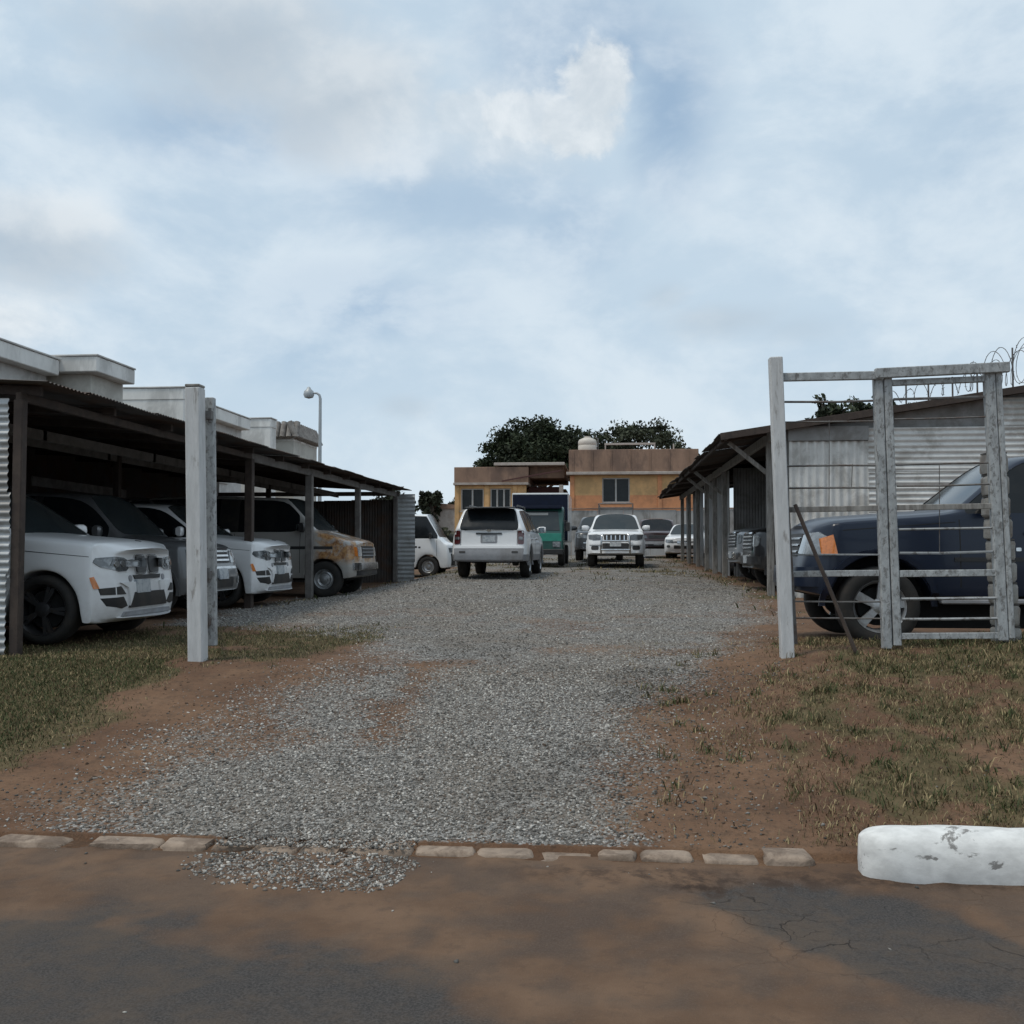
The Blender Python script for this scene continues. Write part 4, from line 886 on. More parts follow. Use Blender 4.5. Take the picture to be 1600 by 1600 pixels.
def car_body(root, s, paint):
    L, W2, H_, r = s['L'], s['W']/2, s['H'], s['r']
    xN, xT = L/2, -L/2; xf = xN-s['fo']; xb = xf-s['wb']
    xc = xN-s['dc']; xh = xN-s['dh']; xr = xT+s['dr']
    top = [(xT, s['beltr']+0.03)] if not s['bed'] else [(xT, s['bed'])]
    if s['bed']: top += [(xr-0.10, s['bed'])]
    top += [(xr, H_*0.975), (xr+(xh-xr)*0.45, H_), (xh, H_*0.972), (xc, s['cowl']), (xN-0.32, s['hood']+0.035), (xN-0.1, s['hood']), (xN, s['hood']-0.05)]
    belt = [(xT, s['beltr']), (xc, s['cowl']-0.035)]
    st = {xT, xT+0.04, xr, xh, xc, xN}
    for k in (0.06, 0.16, 0.30): st.add(xN-k*s['noser']/0.34)
    for k in (0.10, 0.22): st.add(xT+k*s['tailr']/0.16)
    if s['bed']: st |= {xr-0.10, xr-0.16, xT+0.07}
    ra = r*s['arch']
    for xw in (xf, xb):
        for g in (0, 25, 50, 75, 105, 130, 155, 180): st.add(xw+ra*math.cos(R(g)))
        st |= {xw+ra+0.035, xw-ra-0.035}
    for a, b in s['wins']: st |= {a, b}
    st |= {(xc+xN)/2-0.05, (xh+xc)/2, (xr+xh)/2}
    keep = {xT, xN, xr, xh, xc} | {q for w in s['wins'] for q in w}
    xs_ = []
    for x in sorted(st):
        if x < xT-1e-6 or x > xN+1e-6: continue
        if xs_ and x-xs_[-1] < 0.022:
            if x in keep and xs_[-1] not in keep: xs_[-1] = x
            elif x in keep: xs_.append(x)
            continue
        xs_.append(x)
    rows = []
    zmid = H_-s['beltr']
    for x in xs_:
        zt = lerp(top, x); inbed = s['bed'] and x <= xr-0.0999
        cab = xr-0.11 <= x <= xc+1e-6 if s['bed'] else x <= xc+1e-6
        zb_ = lerp(belt, x) if cab else zt-0.055
        if inbed: zb_ = s['bed']-0.05
        zb_ = min(zb_, zt-0.03)
        # plan taper
        w = W2
        tn = (x-(xN-s['noser']))/s['noser']
        if tn > 0: w *= 1-0.26*tn**2.2
        tt = ((xT+s['tailr'])-x)/s['tailr']
        if tt > 0: w *= 1-0.10*tt**2
        zl = s['zb']
        if x > xN-0.25: zl += 0.05*(x-xN+0.25)/0.25
        for xw in (xf, xb):
            d = abs(x-xw)
            if d <= ra+1e-6: zl = max(zl, r+math.sqrt(max(0, ra*ra-d*d)))
        k = min(1, max(0, (zt-zb_-0.05)/(H_-s['cowl']-0.05))) if cab else 0
        wr = (1-k)*w*0.90 + k*s['roofw']
        zs = min(zb_-0.10, max(zl+0.09, 0.62*zb_+0.13))
        if zs < zl+0.05: zs = zl+0.05
        hc = s['roofcrown'] if k > 0.5 else s['hoodcrown']
        row = [(0, zl), (w*0.80, zl), (w*0.985, zl+0.012), (w, zl+0.4*(zs-zl)), (w, zs), (w*0.962, zb_), (wr, max(zb_+0.012, zt-0.035-0.015*k)), (wr-0.055-0.01*k, zt-0.006), (0, zt+hc)]
        if inbed:
            fl = s['bed']-0.42 if xT+0.06 < x < xr-0.12 else s['bed']
            row[5] = (w*0.975, s['bed']-0.05); row[6] = (w*0.95, s['bed']); row[7] = (w*0.90, fl); row[8] = (0, fl)
        rows.append(row)
    def warp(x, z, y=0):
        tn = (x-(xN-0.45))/0.45
        if tn > 0: x += (lerp(s['nose'], z)-s['vee']*abs(y)**1.7)*tn
        tt = ((xT+0.3)-x)/0.3
        if tt > 0 and z < s['beltr']+0.05: x -= lerp(s['tail'], z)*tt
        return x
    vs, fs, tg = [], [], []; n = len(xs_); M = 9
    for sgn in (1, -1):
        for x, row in zip(xs_, rows):
            for (y, z) in row: vs.append((warp(x, z, y), y*sgn, z))
    T = ['body', 'windscreen', 'rear_window', 'cladding', 'window_pillar']; nw = len(s['wins'])
    T += ['side_window_%d_%d' % (q, g) for q in range(nw) for g in (0, 1)]
    for g in (0, 1):
        o = g*n*M
        for i in range(n-1):
            xm = (xs_[i]+xs_[i+1])/2
            for j in range(M-1):
                q = (o+i*M+j, o+(i+1)*M+j, o+(i+1)*M+j+1, o+i*M+j+1)
                if g: q = q[::-1]
                k = 0
                if j == 7 and xh < xm < xc: k = 1
                elif j == 7 and ((not s['bed'] and xm < xr and s.get('rearglass', True)) or (s['bed'] and xr-0.1 < xm < xr)): k = 2
                elif j in (1, 2) and s['clad']: k = 3
                elif j == 5 and s['wins']:
                    if s['wins'][0][0] < xm < s['wins'][-1][1]: k = 4
                    for wi, (a, b) in enumerate(s['wins']):
                        if a < xm < b: k = 5+wi*2+g
                fs.append(q); tg.append(k)
    for i, fl in ((0, False), (n-1, True)):
        for j in range(M-1):
            q = (i*M+j, i*M+j+1, n*M+i*M+j+1, n*M+i*M+j)
            fs.append(q if fl else q[::-1]); tg.append(3 if (j in (1, 2) and s['clad']) else 0)
    me = bpy.data.meshes.new('tmp'); me.from_pydata(vs, [], fs)
    for k in range(len(T)): me.materials.append(None)
    me.polygons.foreach_set('material_index', tg)
    bm = bmesh.new(); bm.from_mesh(me)
    bmesh.ops.remove_doubles(bm, verts=[v for v in bm.verts if abs(v.co.y) < 1e-5], dist=1e-4)
    bmesh.ops.recalc_face_normals(bm, faces=bm.faces)
    cr = bm.edges.layers.float.new('crease_edge')
    for e in bm.edges:
        ms = {f.material_index for f in e.link_faces}
        if len(ms) > 1: e[cr] = 0.55
        if len(e.link_faces) == 2:
            a = e.link_faces[0].normal.angle(e.link_faces[1].normal, 0)
            if a > R(65): e[cr] = max(e[cr], 0.72)
            elif a > R(35): e[cr] = max(e[cr], 0.35)
    bm.to_mesh(me); bm.free()
    tmp = bpy.data.objects.new('tmp', me); COL.objects.link(tmp)
    sub = tmp.modifiers.new('s', 'SUBSURF'); sub.levels = 2; sub.render_levels = 2
    dg = bpy.context.evaluated_depsgraph_get(); ev = tmp.evaluated_get(dg).to_mesh()
    co = np.empty(len(ev.vertices)*3); ev.vertices.foreach_get('co', co); co = co.reshape(-1, 3)
    nor = np.array([v.normal[:] for v in ev.vertices])
    polys = [(tuple(p.vertices), p.material_index) for p in ev.polygons]
    tmp.evaluated_get(dg).to_mesh_clear(); bpy.data.objects.remove(tmp); bpy.data.meshes.remove(me)
    bvh = BVHTree.FromPolygons([tuple(c) for c in co], [p[0] for p in polys])
    for k, nm in enumerate(T):
        pf = [p[0] for p in polys if p[1] == k]
        if not pf: continue
        for isl in (islands(pf) if k == 4 else [pf]):
            used = sorted({i for p in isl for i in p}); mp = {a: b for b, a in enumerate(used)}
            c = co[used].copy()
            if k in (1, 2) or k > 4: c -= nor[used]*0.007
            m2 = bpy.data.meshes.new(nm); m2.from_pydata([tuple(q) for q in c], [], [tuple(mp[i] for i in p) for p in isl])
            m2.polygons.foreach_set('use_smooth', [True]*len(m2.polygons)); m2.set_sharp_from_angle(angle=R(48))
            name = 'side_window' if k > 4 else nm
            link(name, m2, {0: paint, 1: s.get('wsm', GLASSL), 2: GLASS, 3: s['clad'], 4: BLACKP}.get(k, GLASS), root)
    ub = MB().box(xT+0.15, xN-0.30-0.9*s['vee'], -W2*0.70, W2*0.70, s['zb']-0.04, s['zb']+0.28)
    if s['ud'] > 0.1: ub.box(xb+0.5, xf-0.42, -W2*0.66, W2*0.66, s['zb']-s['ud'], s['zb']-0.04); ub.box(xb-0.55, xf+0.52, -W2*0.64, W2*0.64, s['zb']+0.28, min(r+ra+0.03, s['hood']-0.12))  # black blocks added to darken the space under the pickup
    ub.build('chassis', UNDER, root)
    return dict(bvh=bvh, xN=xN, xT=xT, xf=xf, xb=xb, xc=xc, xh=xh, xr=xr, W2=W2, s=s, root=root)
_V = {'F': (lambda a, b: (4, a, b), (-1, 0, 0)), 'B': (lambda a, b: (-4, a, b), (1, 0, 0)), 'L': (lambda a, b: (a, 3, b), (0, -1, 0)), 'R': (lambda a, b: (a, -3, b), (0, 1, 0)), 'T': (lambda a, b: (a, b, 4), (0, 0, -1))}
def patch(c, name, poly, view, m, off=0.006, parent=None, cell=0.07, maxd=None):
    """a thin piece that follows the body's own surface: outline given in front / side / rear / top view"""
    fn, d = _V[view]; d = Vector(d)
    bm = bmesh.new(); vs = [bm.verts.new((p[0], p[1], 0)) for p in poly]; bm.faces.new(vs)
    for ax in (0, 1):
        lo = min(p[ax] for p in poly); hi = max(p[ax] for p in poly); k = lo+cell
        while k < hi-0.015:
            nn = (1, 0, 0) if ax == 0 else (0, 1, 0); pc = (k, 0, 0) if ax == 0 else (0, k, 0)
            bmesh.ops.bisect_plane(bm, geom=bm.verts[:]+bm.edges[:]+bm.faces[:], plane_co=pc, plane_no=nn, dist=1e-5); k += cell
    dep = {}; hits = []
    for v in bm.verts:
        o = Vector(fn(v.co.x, v.co.y)); h = c['bvh'].ray_cast(o, d)
        if h[0] is None:
            h = c['bvh'].find_nearest(o+d*(4-c['xN']*0.9 if view == 'F' else 3))
            p = o + d*((h[0]-o).dot(d)) if h[0] is not None else o+d*3
        else: p = h[0]
        dep[v] = (p-o).dot(d); hits.append(dep[v])
    med = sorted(hits)[len(hits)//2]
    lim = maxd if maxd else 0.45
    mb = MB(); idx = {}
    for v in bm.verts:
        t_ = min(dep[v], med+lim); p = Vector(fn(v.co.x, v.co.y))+d*(t_-off)
        idx[v] = len(mb.v); mb.v.append(tuple(p))
    for f in bm.faces: mb.f.append(tuple(idx[v] for v in f.verts))
    be = [e for e in bm.edges if len(e.link_faces) == 1]; low = {}
    for e in be:
        for v in e.verts:
            if v not in low: low[v] = len(mb.v); q = Vector(mb.v[idx[v]])+d*(off+0.012); mb.v.append(tuple(q))
    for e in be: a, b = e.verts; mb.f.append((idx[a], idx[b], low[b], low[a]))
    bm.free()
    return mb.build(name, m, parent or c['root'], smooth=45)
def rr(cx, cz, w, h, r=0.03, n=3):
    pts = []
    for (sx, sz, g0) in ((1, 1, 0), (-1, 1, 90), (-1, -1, 180), (1, -1, 270)):
        for k in range(n+1):
            g = R(g0+90*k/n); pts.append((cx+sx*(w/2-r)+r*math.cos(g), cz+sz*(h/2-r)+r*math.sin(g)))
    return pts
def mir(poly): return [(-a, b) for a, b in poly][::-1]
def wheels(c, rimm, spokes=5, style='spoke', width=0.25, y_in=0.02):
    s = c['s']; r, q = s['r'], s['rim']; w = width/2
    ty = MB().lathe([(q-0.01, -w*0.8), (q+0.012, -w*0.95), ((q+r)/2, -w), (r-0.03, -w*0.93), (r-0.006, -w*0.75), (r, -w*0.4), (r, w*0.4), (r-0.006, w*0.75), (r-0.03, w*0.93), ((q+r)/2, w), (q+0.012, w*0.95), (q-0.01, w*0.8)], 36)
    rm = MB().lathe([(q, -w*0.8), (q-0.03, -w*0.6), (q-0.035, w*0.35), (q-0.018, w*0.75), (q, w*0.92), (q+0.006, w*0.80)], 36)
    if style == 'disc':
        rm.lathe([(q-0.02, w*0.45), (q*0.72, w*0.55), (q*0.55, w*0.35), (q*0.33, w*0.4), (q*0.28, w*0.75), (0.0, w*0.8)], 24)
    else:
        for k in range(spokes):
            g = 2*math.pi*k/spokes+0.3
            for dg in ((-0.11, 0.11) if style == 'twin' else (0,)):
                wd_ = 0.030 if style == 'twin' else 0.062*q/0.235
                a0 = g+dg*0.3; a1 = g+dg
                p0 = Vector((math.cos(a0)*q*0.16, w*0.62, math.sin(a0)*q*0.16)); p1 = Vector((math.cos(a1)*(q-0.01), w*0.60, math.sin(a1)*(q-0.01)))
                rm.beam(p0, p1, wd_*1.0, 0.035, up=(0, 1, 0), taper=1.35)
        rm.lathe([(q*0.30, w*0.4), (q*0.30, w*0.72), (q*0.2, w*0.80), (0.0, w*0.80)], 16)
    hub = MB().lathe([(0.0, -w*0.7), (q*0.75, -w*0.7), (q*0.75, w*0.12), (0.0, w*0.14)], 20)
    protos = None
    for xw in (c['xf'], c['xb']):
        for sg in (1, -1):
            if protos is None:
                h = hub.build('wheel', UNDER, c['root'], smooth=40); t_ = ty.build('tyre', RUBBER, h, smooth=40); m_ = rm.build('rim', rimm, h, smooth=40); protos = (h, t_, m_)
            else:
                h = protos[0].copy(); COL.objects.link(h); h.parent = c['root']
                for p in protos[1:]: k = p.copy(); COL.objects.link(k); k.parent = h
            h.location = (xw, sg*(c['W2']-w-y_in), r); h.rotation_euler = (0, random.uniform(0, 6), 0 if sg > 0 else math.pi)
def mirrors(c, m, x=None, z=None, size=1.0):
    s = c['s']; x = x if x is not None else c['xc']-0.28; z = z or s['cowl']+0.06
    for sg in (1, -1):
        y0 = c['W2']*0.93
        b = MB(); k = size
        ring = [(0.0, 0.0, 0.45), (0.05, 0.04, 0.9), (0.16, 0.08, 1.0), (0.22, 0.09, 0.8)]
        n = 10
        for (dy, dx, q) in ring:
            for i in range(n):
                g = 2*math.pi*i/n; sq = lambda v: math.copysign(abs(v)**0.6, v)
                b.v.append((x+dx*0.3*k-0.055*sq(math.cos(g))*q*k, sg*(y0+dy*k), z+0.085*sq(math.sin(g))*q*k))
        for i in range(len(ring)-1):
            for j in range(n): b.f.append((i*n+j, i*n+(j+1) % n, (i+1)*n+(j+1) % n, (i+1)*n+j))
        b.f.append(tuple(range(n))); b.f.append(tuple(3*n+j for j in range(n)))
        o = b.build('mirror', m, c['root'], smooth=50)
        MB().box(x-0.063*k, x-0.052*k, sg*(y0+0.05*k) if sg > 0 else sg*(y0+0.19*k), sg*(y0+0.19*k) if sg > 0 else sg*(y0+0.05*k), z-0.06*k, z+0.06*k).build('mirror_glass', MIRG, o)
def seams(c, xs_, zlo, zhi, both=True):
    for x in xs_:
        for v in ('L', 'R'):
            patch(c, 'door_gap', [(x-0.005, zlo), (x+0.005, zlo), (x+0.005, zhi), (x-0.005, zhi)], v, SEAM, 0.0015, cell=0.1)
def handles(c, pts, m):
    for (x, z) in pts:
        for v in ('L', 'R'): patch(c, 'door_handle', rr(x, z, 0.17, 0.035, 0.015), v, m, 0.025)
def rails(c, m, x0, x1, z, y, r_=0.018):
    for sg in (1, -1):
        MB().tube([(x0, sg*y, z-0.05), (x0+0.06, sg*y, z), (x1-0.08, sg*y, z), (x1, sg*y, z-0.05)], r_, 6).build('roof_rail', m, c['root'], smooth=60)
def arches(c, m, wid=0.05):
    s = c['s']; ra = s['r']*s['arch']
    for xw in (c['xf'], c['xb']):
        for v in ('L', 'R'):
            out_, in_ = [], []
            for g in range(-8, 189, 14):
                a = R(g); out_.append((xw+(ra+wid)*math.cos(a), s['r']+(ra+wid)*math.sin(a))); in_.append((xw+(ra+0.004)*math.cos(a), s['r']+(ra+0.004)*math.sin(a)))
            for k in range(len(out_)-1): pass
            mb = MB(); fn, d = _V[v]; d = Vector(d); pts = []
            for o_, i_ in zip(out_, in_):
                for q in (o_, i_):
                    h = c['bvh'].ray_cast(Vector(fn(*q)), d); y = (h[0].y if h[0] is not None else -d.y*c['W2'])
                    if abs(y) < c['W2']*0.88: y = -d.y*c['W2']*0.985
                    pts.append((q[0], y-d.y*0.012, q[1]))
            n = len(pts); mb.v = pts+[(p[0], p[1]+d.y*0.05, p[2]) for p in pts]
            for k in range(0, n-2, 2):
                mb.f += [(k, k+2, k+3, k+1), (k, n+k, n+k+2, k+2), (k+1, k+3, n+k+3, n+k+1)]
            mb.build('wheel_arch', m, c['root'], smooth=40)
def vehicle(name, label, cat, x, y, head, spec, paint, dz=0.0, pitch=0.0, group='vehicles parked in the lot'):
    s = dict(DEF); s.update(spec); z = h1(x, y)+dz
    root = thing(name, label, cat, (x, y, z), R(head), group, world=False)
    if pitch: root.rotation_euler = (0, R(pitch), R(head))
    return car_body(root, s, paint)
def bars(c, polys, view, m, name, off=0.014, parent=None):
    for p in polys: patch(c, name, p, view, m, off, parent)

WHITE = paint_mat('white_car_paint', (0.78, 0.785, 0.79), dust=0.4)
WHITE2 = paint_mat('white_car_paint_dusty', (0.58, 0.59, 0.59), dust=0.8)
SUVGREY = paint_mat('grey_car_paint', (0.13, 0.135, 0.14), metal=0.3, dust=0.4)
SILVER = paint_mat('silver_car_paint', (0.42, 0.43, 0.44), metal=0.45, dust=0.6)
NAVY = paint_mat('navy_car_paint', (0.006, 0.012, 0.028), metal=0.0, rough=0.28, dust=0.08, coat=0.12)
BLACKC = paint_mat('black_car_paint', (0.012, 0.012, 0.014), dust=0.2)
DGREY = paint_mat('graphite_car_paint', (0.035, 0.038, 0.042), metal=0.2, dust=0.25)
MAROONC = paint_mat('maroon_car_paint', (0.035, 0.012, 0.012), dust=0.15)
GREEN = paint_mat('dark_green_paint', (0.008, 0.070, 0.056), dust=0.2)
CREAMV = paint_mat('faded_van_paint', (0.40, 0.39, 0.37), dust=0.8, rough=0.5, rust=(1.75, 2.9, 0.72, 1.4))
SILVLOW = mat('silver_bumper_plastic', (0.26, 0.265, 0.28), 0.5, 0.12, 6, alt=(0.13, 0.11, 0.09), altamt=0.4)

KIDNEY = mat('grille_mesh_grey', (0.07, 0.072, 0.075), 0.5, 0.15, 20)
# --- sporty white crossover, twin-kidney grille; used twice
def sport_suv(label, x, y, head, plate_side=0.0, dz=0.0):
    c = vehicle('crossover_car', label, 'car', x, y, head, dict(vee=0.46, L=5.00, W=1.94, H=1.77, r=0.375, rim=0.275, fo=1.02, wb=2.93, zb=0.22, hood=1.07, cowl=1.20, dc=1.40, dh=2.12, dr=0.62, beltr=1.20, roofw=0.70,
        wins=[(-1.98, -1.20), (-1.10, -0.16), (-0.06, 1.0)], nose=[(0.2, -0.10), (0.35, 0.0), (0.6, 0.01), (0.72, -0.03), (1.0, -0.09), (1.2, -0.2)]), WHITE, dz)
    wheels(c, DALLOY, 5, 'twin', 0.29, 0.0); mirrors(c, WHITE)
    for sg in (1, -1):
        f = (lambda p: p) if sg > 0 else mir
        patch(c, 'headlight', f([(0.44, 0.81), (0.50, 0.785), (0.66, 0.78), (0.86, 0.83), (0.94, 0.885), (0.90, 0.93), (0.70, 0.945), (0.52, 0.93), (0.45, 0.905)]), 'F', LAMP, 0.010, maxd=0.8)
        for hx in (0.58, 0.69): patch(c, 'projector', f(rr(hx, 0.865, 0.08, 0.07, 0.034)), 'F', CHROME, 0.022, maxd=0.8)
        patch(c, 'headlight_housing', f([(0.49, 0.81), (0.68, 0.81), (0.77, 0.85), (0.73, 0.92), (0.52, 0.91)]), 'F', LAMPD, 0.016, maxd=0.8)
        k = patch(c, 'grille', f(rr(0.160, 0.855, 0.275, 0.225, 0.055)), 'F', CHROME, 0.020)
        patch(c, 'grille_mesh', f(rr(0.160, 0.855, 0.235, 0.185, 0.045)), 'F', KIDNEY, 0.030, k)
        patch(c, 'air_intake', f([(0.50, 0.40), (0.62, 0.375), (0.82, 0.41), (0.88, 0.495), (0.60, 0.505)]), 'F', BLACKP, 0.006, maxd=0.7)
        patch(c, 'air_intake', f([(0.54, 0.53), (0.88, 0.53), (0.90, 0.60), (0.64, 0.62)]), 'F', BLACKP, 0.006, maxd=0.7)
        patch(c, 'bumper_wing', f([(0.30, 0.40), (0.46, 0.40), (0.50, 0.60), (0.66, 0.66), (0.30, 0.66)]), 'F', WHITE, 0.022)
    patch(c, 'lower_grille', [(-0.47, 0.375), (0.47, 0.375), (0.38, 0.545), (-0.38, 0.545)], 'F', BLACKP, 0.026)
    patch(c, 'upper_slot', [(-0.32, 0.69), (0.32, 0.69), (0.35, 0.735), (-0.35, 0.735)], 'F', BLACKP, 0.012)
    patch(c, 'lip', [(-0.62, 0.285), (0.62, 0.285), (0.56, 0.335), (-0.56, 0.335)], 'F', SILVLOW, 0.03)
    patch(c, 'number_plate', rr(plate_side, 0.61, 0.34, 0.15, 0.01), 'F', PLATE, 0.034)
    patch(c, 'tow_cover', rr(0.42, 0.70, 0.07, 0.07, 0.034), 'F', SILVLOW, 0.012); patch(c, 'tow_cover', rr(-0.42, 0.70, 0.07, 0.07, 0.034), 'F', SILVLOW, 0.012)
    patch(c, 'badge', [(2.10+0.04*math.cos(a), 0.04*math.sin(a)) for a in np.linspace(0, 5.9, 12)], 'T', LAMPD, 0.006)
    for v in ('L', 'R'):
        patch(c, 'side_marker', [(2.06, 0.60), (2.095, 0.60), (2.055, 0.73), (2.025, 0.72)], v, AMBER, 0.016)
        patch(c, 'headlight_wrap', [(2.04, 0.905), (2.14, 0.845), (2.30, 0.815), (2.30, 0.925), (2.12, 0.93)], v, LAMP, 0.008, maxd=0.35)
        patch(c, 'bonnet_gap', [(1.06, 1.02), (2.0, 0.94), (2.0, 0.946), (1.06, 1.028)], v, SEAM, 0.002)
        patch(c, 'sill_trim', [(-0.85, 0.27), (0.93, 0.27), (0.93, 0.33), (-0.85, 0.33)], v, BLACKP, 0.006)
    seams(c, (-0.98, 0.0, 1.02), 0.42, 1.1); handles(c, [(-0.75, 0.98), (0.25, 0.97)], WHITE); rails(c, BLACKP, -1.7, 0.2, 1.80, 0.64)
    return c
sport_suv('white sporty crossover with twin oval grille nearest the road in the left carport', -7.50, 11.46, 0.0, -0.16)
sport_suv('white crossover behind the dark carport post, beside the rusty van', -7.84, 17.40, 0.0, -0.05)

# --- silver SUV between the two crossovers
c = vehicle('suv', 'grey off-roader with chrome grille half hidden by the stout white post', 'car', -7.98, 14.85, 0, dict(L=4.72, W=1.86, H=1.82, r=0.37, rim=0.23, fo=0.80, wb=2.72, zb=0.30, hood=1.02, cowl=1.16, dc=1.25, dh=1.85, dr=0.40, beltr=1.15,
    wins=[(-2.0, -1.30), (-1.2, -0.22), (-0.12, 0.95)]), SUVGREY)
wheels(c, ALLOY, 6); mirrors(c, SUVGREY)
def plain_front(c, gw=0.62, g0=0.72, g1=0.92, hl=(0.50, 0.88), hz=(0.74, 0.93), bump=CHROME, lampm=LAMP, bars_n=3, grm=CHROME):
    g = patch(c, 'grille', rr(0, (g0+g1)/2, gw, g1-g0, 0.03), 'F', BLACKP, 0.010)
    for k in range(bars_n):
        z = g0+(g1-g0)*(k+0.7)/(bars_n+0.4); patch(c, 'grille_bar', rr(0, z, gw-0.03, 0.028, 0.01), 'F', grm, 0.024, g)
    for sg in (1, -1):
        f = (lambda p: p) if sg > 0 else mir
        patch(c, 'headlight', f([(hl[0]-gw*0.18, hz[0]), (hl[1]-0.05, hz[0]+0.01), (hl[1], hz[0]+0.05), (hl[1]-0.02, hz[1]), (hl[0]-gw*0.12, hz[1]-0.02)]), 'F', lampm, 0.012, maxd=0.7)
        patch(c, 'fog_lamp', f(rr(0.66, 0.50, 0.16, 0.11, 0.05)), 'F', LAMPD, 0.008, maxd=0.7)
    patch(c, 'lower_grille', rr(0, 0.47, 0.86, 0.15, 0.03), 'F', BLACKP, 0.008)
    patch(c, 'number_plate', rr(0, 0.60, 0.36, 0.16, 0.01), 'F', PLATE, 0.03)
    patch(c, 'bumper_bar', rr(0, 0.69, 1.2, 0.04, 0.015), 'F', bump, 0.018)
plain_front(c, 0.74, 0.76, 0.98, (0.56, 0.86), (0.76, 0.96)); seams(c, (-1.05, -0.17, 0.97), 0.45, 1.08); handles(c, [(-0.9, 0.98), (0.02, 0.97)], SUVGREY); arches(c, SUVGREY)

# --- rusty cargo van
c = vehicle('van', 'faded cream van with rusty blistered bonnet at the far end of the left carport', 'van', -7.60, 21.35, 0, dict(L=5.4, W=2.0, H=2.10, r=0.37, rim=0.20, fo=0.78, wb=3.4, zb=0.38, hood=1.16, cowl=1.36, dc=0.95, dh=1.62, dr=0.22, beltr=1.32, roofw=0.80, noser=0.22, tailr=0.12,
    wins=[(-2.3, -1.35), (-1.25, -0.30), (0.10, 1.40)], nose=[(0.3, -0.08), (0.5, 0.0), (0.62, -0.03), (0.8, -0.05), (1.1, -0.08), (1.4, -0.14)]), CREAMV)
wheels(c, ALLOY, 5, 'disc'); mirrors(c, BLACKP, size=1.2)
g = patch(c, 'grille', rr(0, 0.92, 1.02, 0.25, 0.03), 'F', BLACKP, 0.010)
for k in range(3): patch(c, 'grille_bar', rr(0, 0.85+0.07*k, 0.98, 0.02, 0.008), 'F', SILVLOW, 0.022, g)
for sg in (1, -1):
    f = (lambda p: p) if sg > 0 else mir
    patch(c, 'headlight', f(rr(0.66, 0.93, 0.24, 0.19, 0.03)), 'F', LAMP, 0.014, maxd=0.5)
    patch(c, 'indicator', f(rr(0.83, 0.93, 0.08, 0.19, 0.02)), 'F', AMBER, 0.012, maxd=0.5)
patch(c, 'bumper', [(-0.94, 0.56), (0.94, 0.56), (0.94, 0.70), (-0.94, 0.70)], 'F', CHROME, 0.05, maxd=0.35)
patch(c, 'valance', [(-0.85, 0.44), (0.85, 0.44), (0.85, 0.54), (-0.85, 0.54)], 'F', BLACKP, 0.02)
for v in ('L', 'R'):
    patch(c, 'side_stripe', [(-2.5, 0.98), (2.1, 0.98), (2.1, 1.04), (-2.5, 1.04)], v, BLACKP, 0.004, cell=0.2)
seams(c, (-1.30, 0.04, 1.42), 0.5, 1.3)

# --- white one-box van at the end of the left row
c = vehicle('van', 'white snub-nosed van beyond the corrugated end of the left carport', 'van', -6.90, 32.35, 0, dict(L=4.55, W=1.80, H=2.02, r=0.33, rim=0.19, fo=0.85, wb=2.5, zb=0.28, hood=1.06, cowl=1.24, dc=0.50, dh=0.92, dr=0.20, beltr=1.16, roofw=0.74, noser=0.2,
    wins=[(-2.0, -1.0), (-0.9, 0.25), (0.42, 1.72)], nose=[(0.2, -0.06), (0.4, 0), (0.7, -0.02), (1.0, -0.08), (1.3, -0.2)]), WHITE)
wheels(c, ALLOY, 5, 'disc', 0.2); mirrors(c, BLACKP)
patch(c, 'front_panel', [(-0.80, 0.36), (0.80, 0.36), (0.80, 0.74), (-0.80, 0.74)], 'F', BLACKP, 0.012, maxd=0.5)
for sg in (1, -1): patch(c, 'headlight', [(sg*0.40, 0.77), (sg*0.84, 0.77), (sg*0.84, 0.92), (sg*0.42, 0.90)][::sg], 'F', LAMP, 0.012, maxd=0.5)
patch(c, 'grille', rr(0, 0.84, 0.7, 0.10, 0.02), 'F', BLACKP, 0.012); seams(c, (0.33, 1.70), 0.45, 1.15); handles(c, [(0.5, 0.95)], BLACKP)
for k in range(5): patch(c, 'door_lettering', rr(0.72+0.11*k, 0.93+0.012*(k % 2), 0.07, 0.055, 0.012), 'R', DGREY, 0.003)

# --- silver SUV seen from behind
c = vehicle('suv', 'white and silver SUV with dark rear window facing away in the middle of the lot', 'car', -2.80, 27.75, 88, dict(L=4.75, W=1.90, H=1.80, r=0.385, rim=0.23, fo=0.90, wb=2.79, zb=0.42, hood=1.06, cowl=1.20, dc=1.25, dh=1.9, dr=0.36, beltr=1.16, roofw=0.70, tailr=0.14,
    wins=[(-2.0, -1.32), (-1.22, -0.22), (-0.12, 0.95)], clad=SILVLOW, tail=[(0.3, -0.02), (0.5, 0.03), (0.74, 0.03), (0.80, -0.04), (1.2, -0.05)]), WHITE)
wheels(c, ALLOY, 6); mirrors(c, WHITE, size=1.1); arches(c, SILVLOW)
bp = patch(c, 'rear_bumper', [(-0.86, 0.46), (0.86, 0.46), (0.88, 0.74), (-0.88, 0.74)], 'B', SILVLOW, 0.045, maxd=0.3)
patch(c, 'bumper_top', [(-0.86, 0.745), (0.86, 0.745), (0.84, 0.80), (-0.84, 0.80)], 'B', WHITE, 0.05, maxd=0.3)
for sg in (1, -1):
    f = (lambda p: p) if sg > 0 else mir
    tl = patch(c, 'tail_lamp', f(rr(0.80, 1.02, 0.155, 0.34, 0.03)), 'B', REDL, 0.014, maxd=0.3)
    patch(c, 'tail_lamp_lens', f(rr(0.80, 1.0, 0.11, 0.07, 0.02)), 'B', LAMP, 0.022, tl, maxd=0.3)
    patch(c, 'reflector', f(rr(0.66, 0.655, 0.16, 0.045, 0.015)), 'B', BLACKP, 0.055)
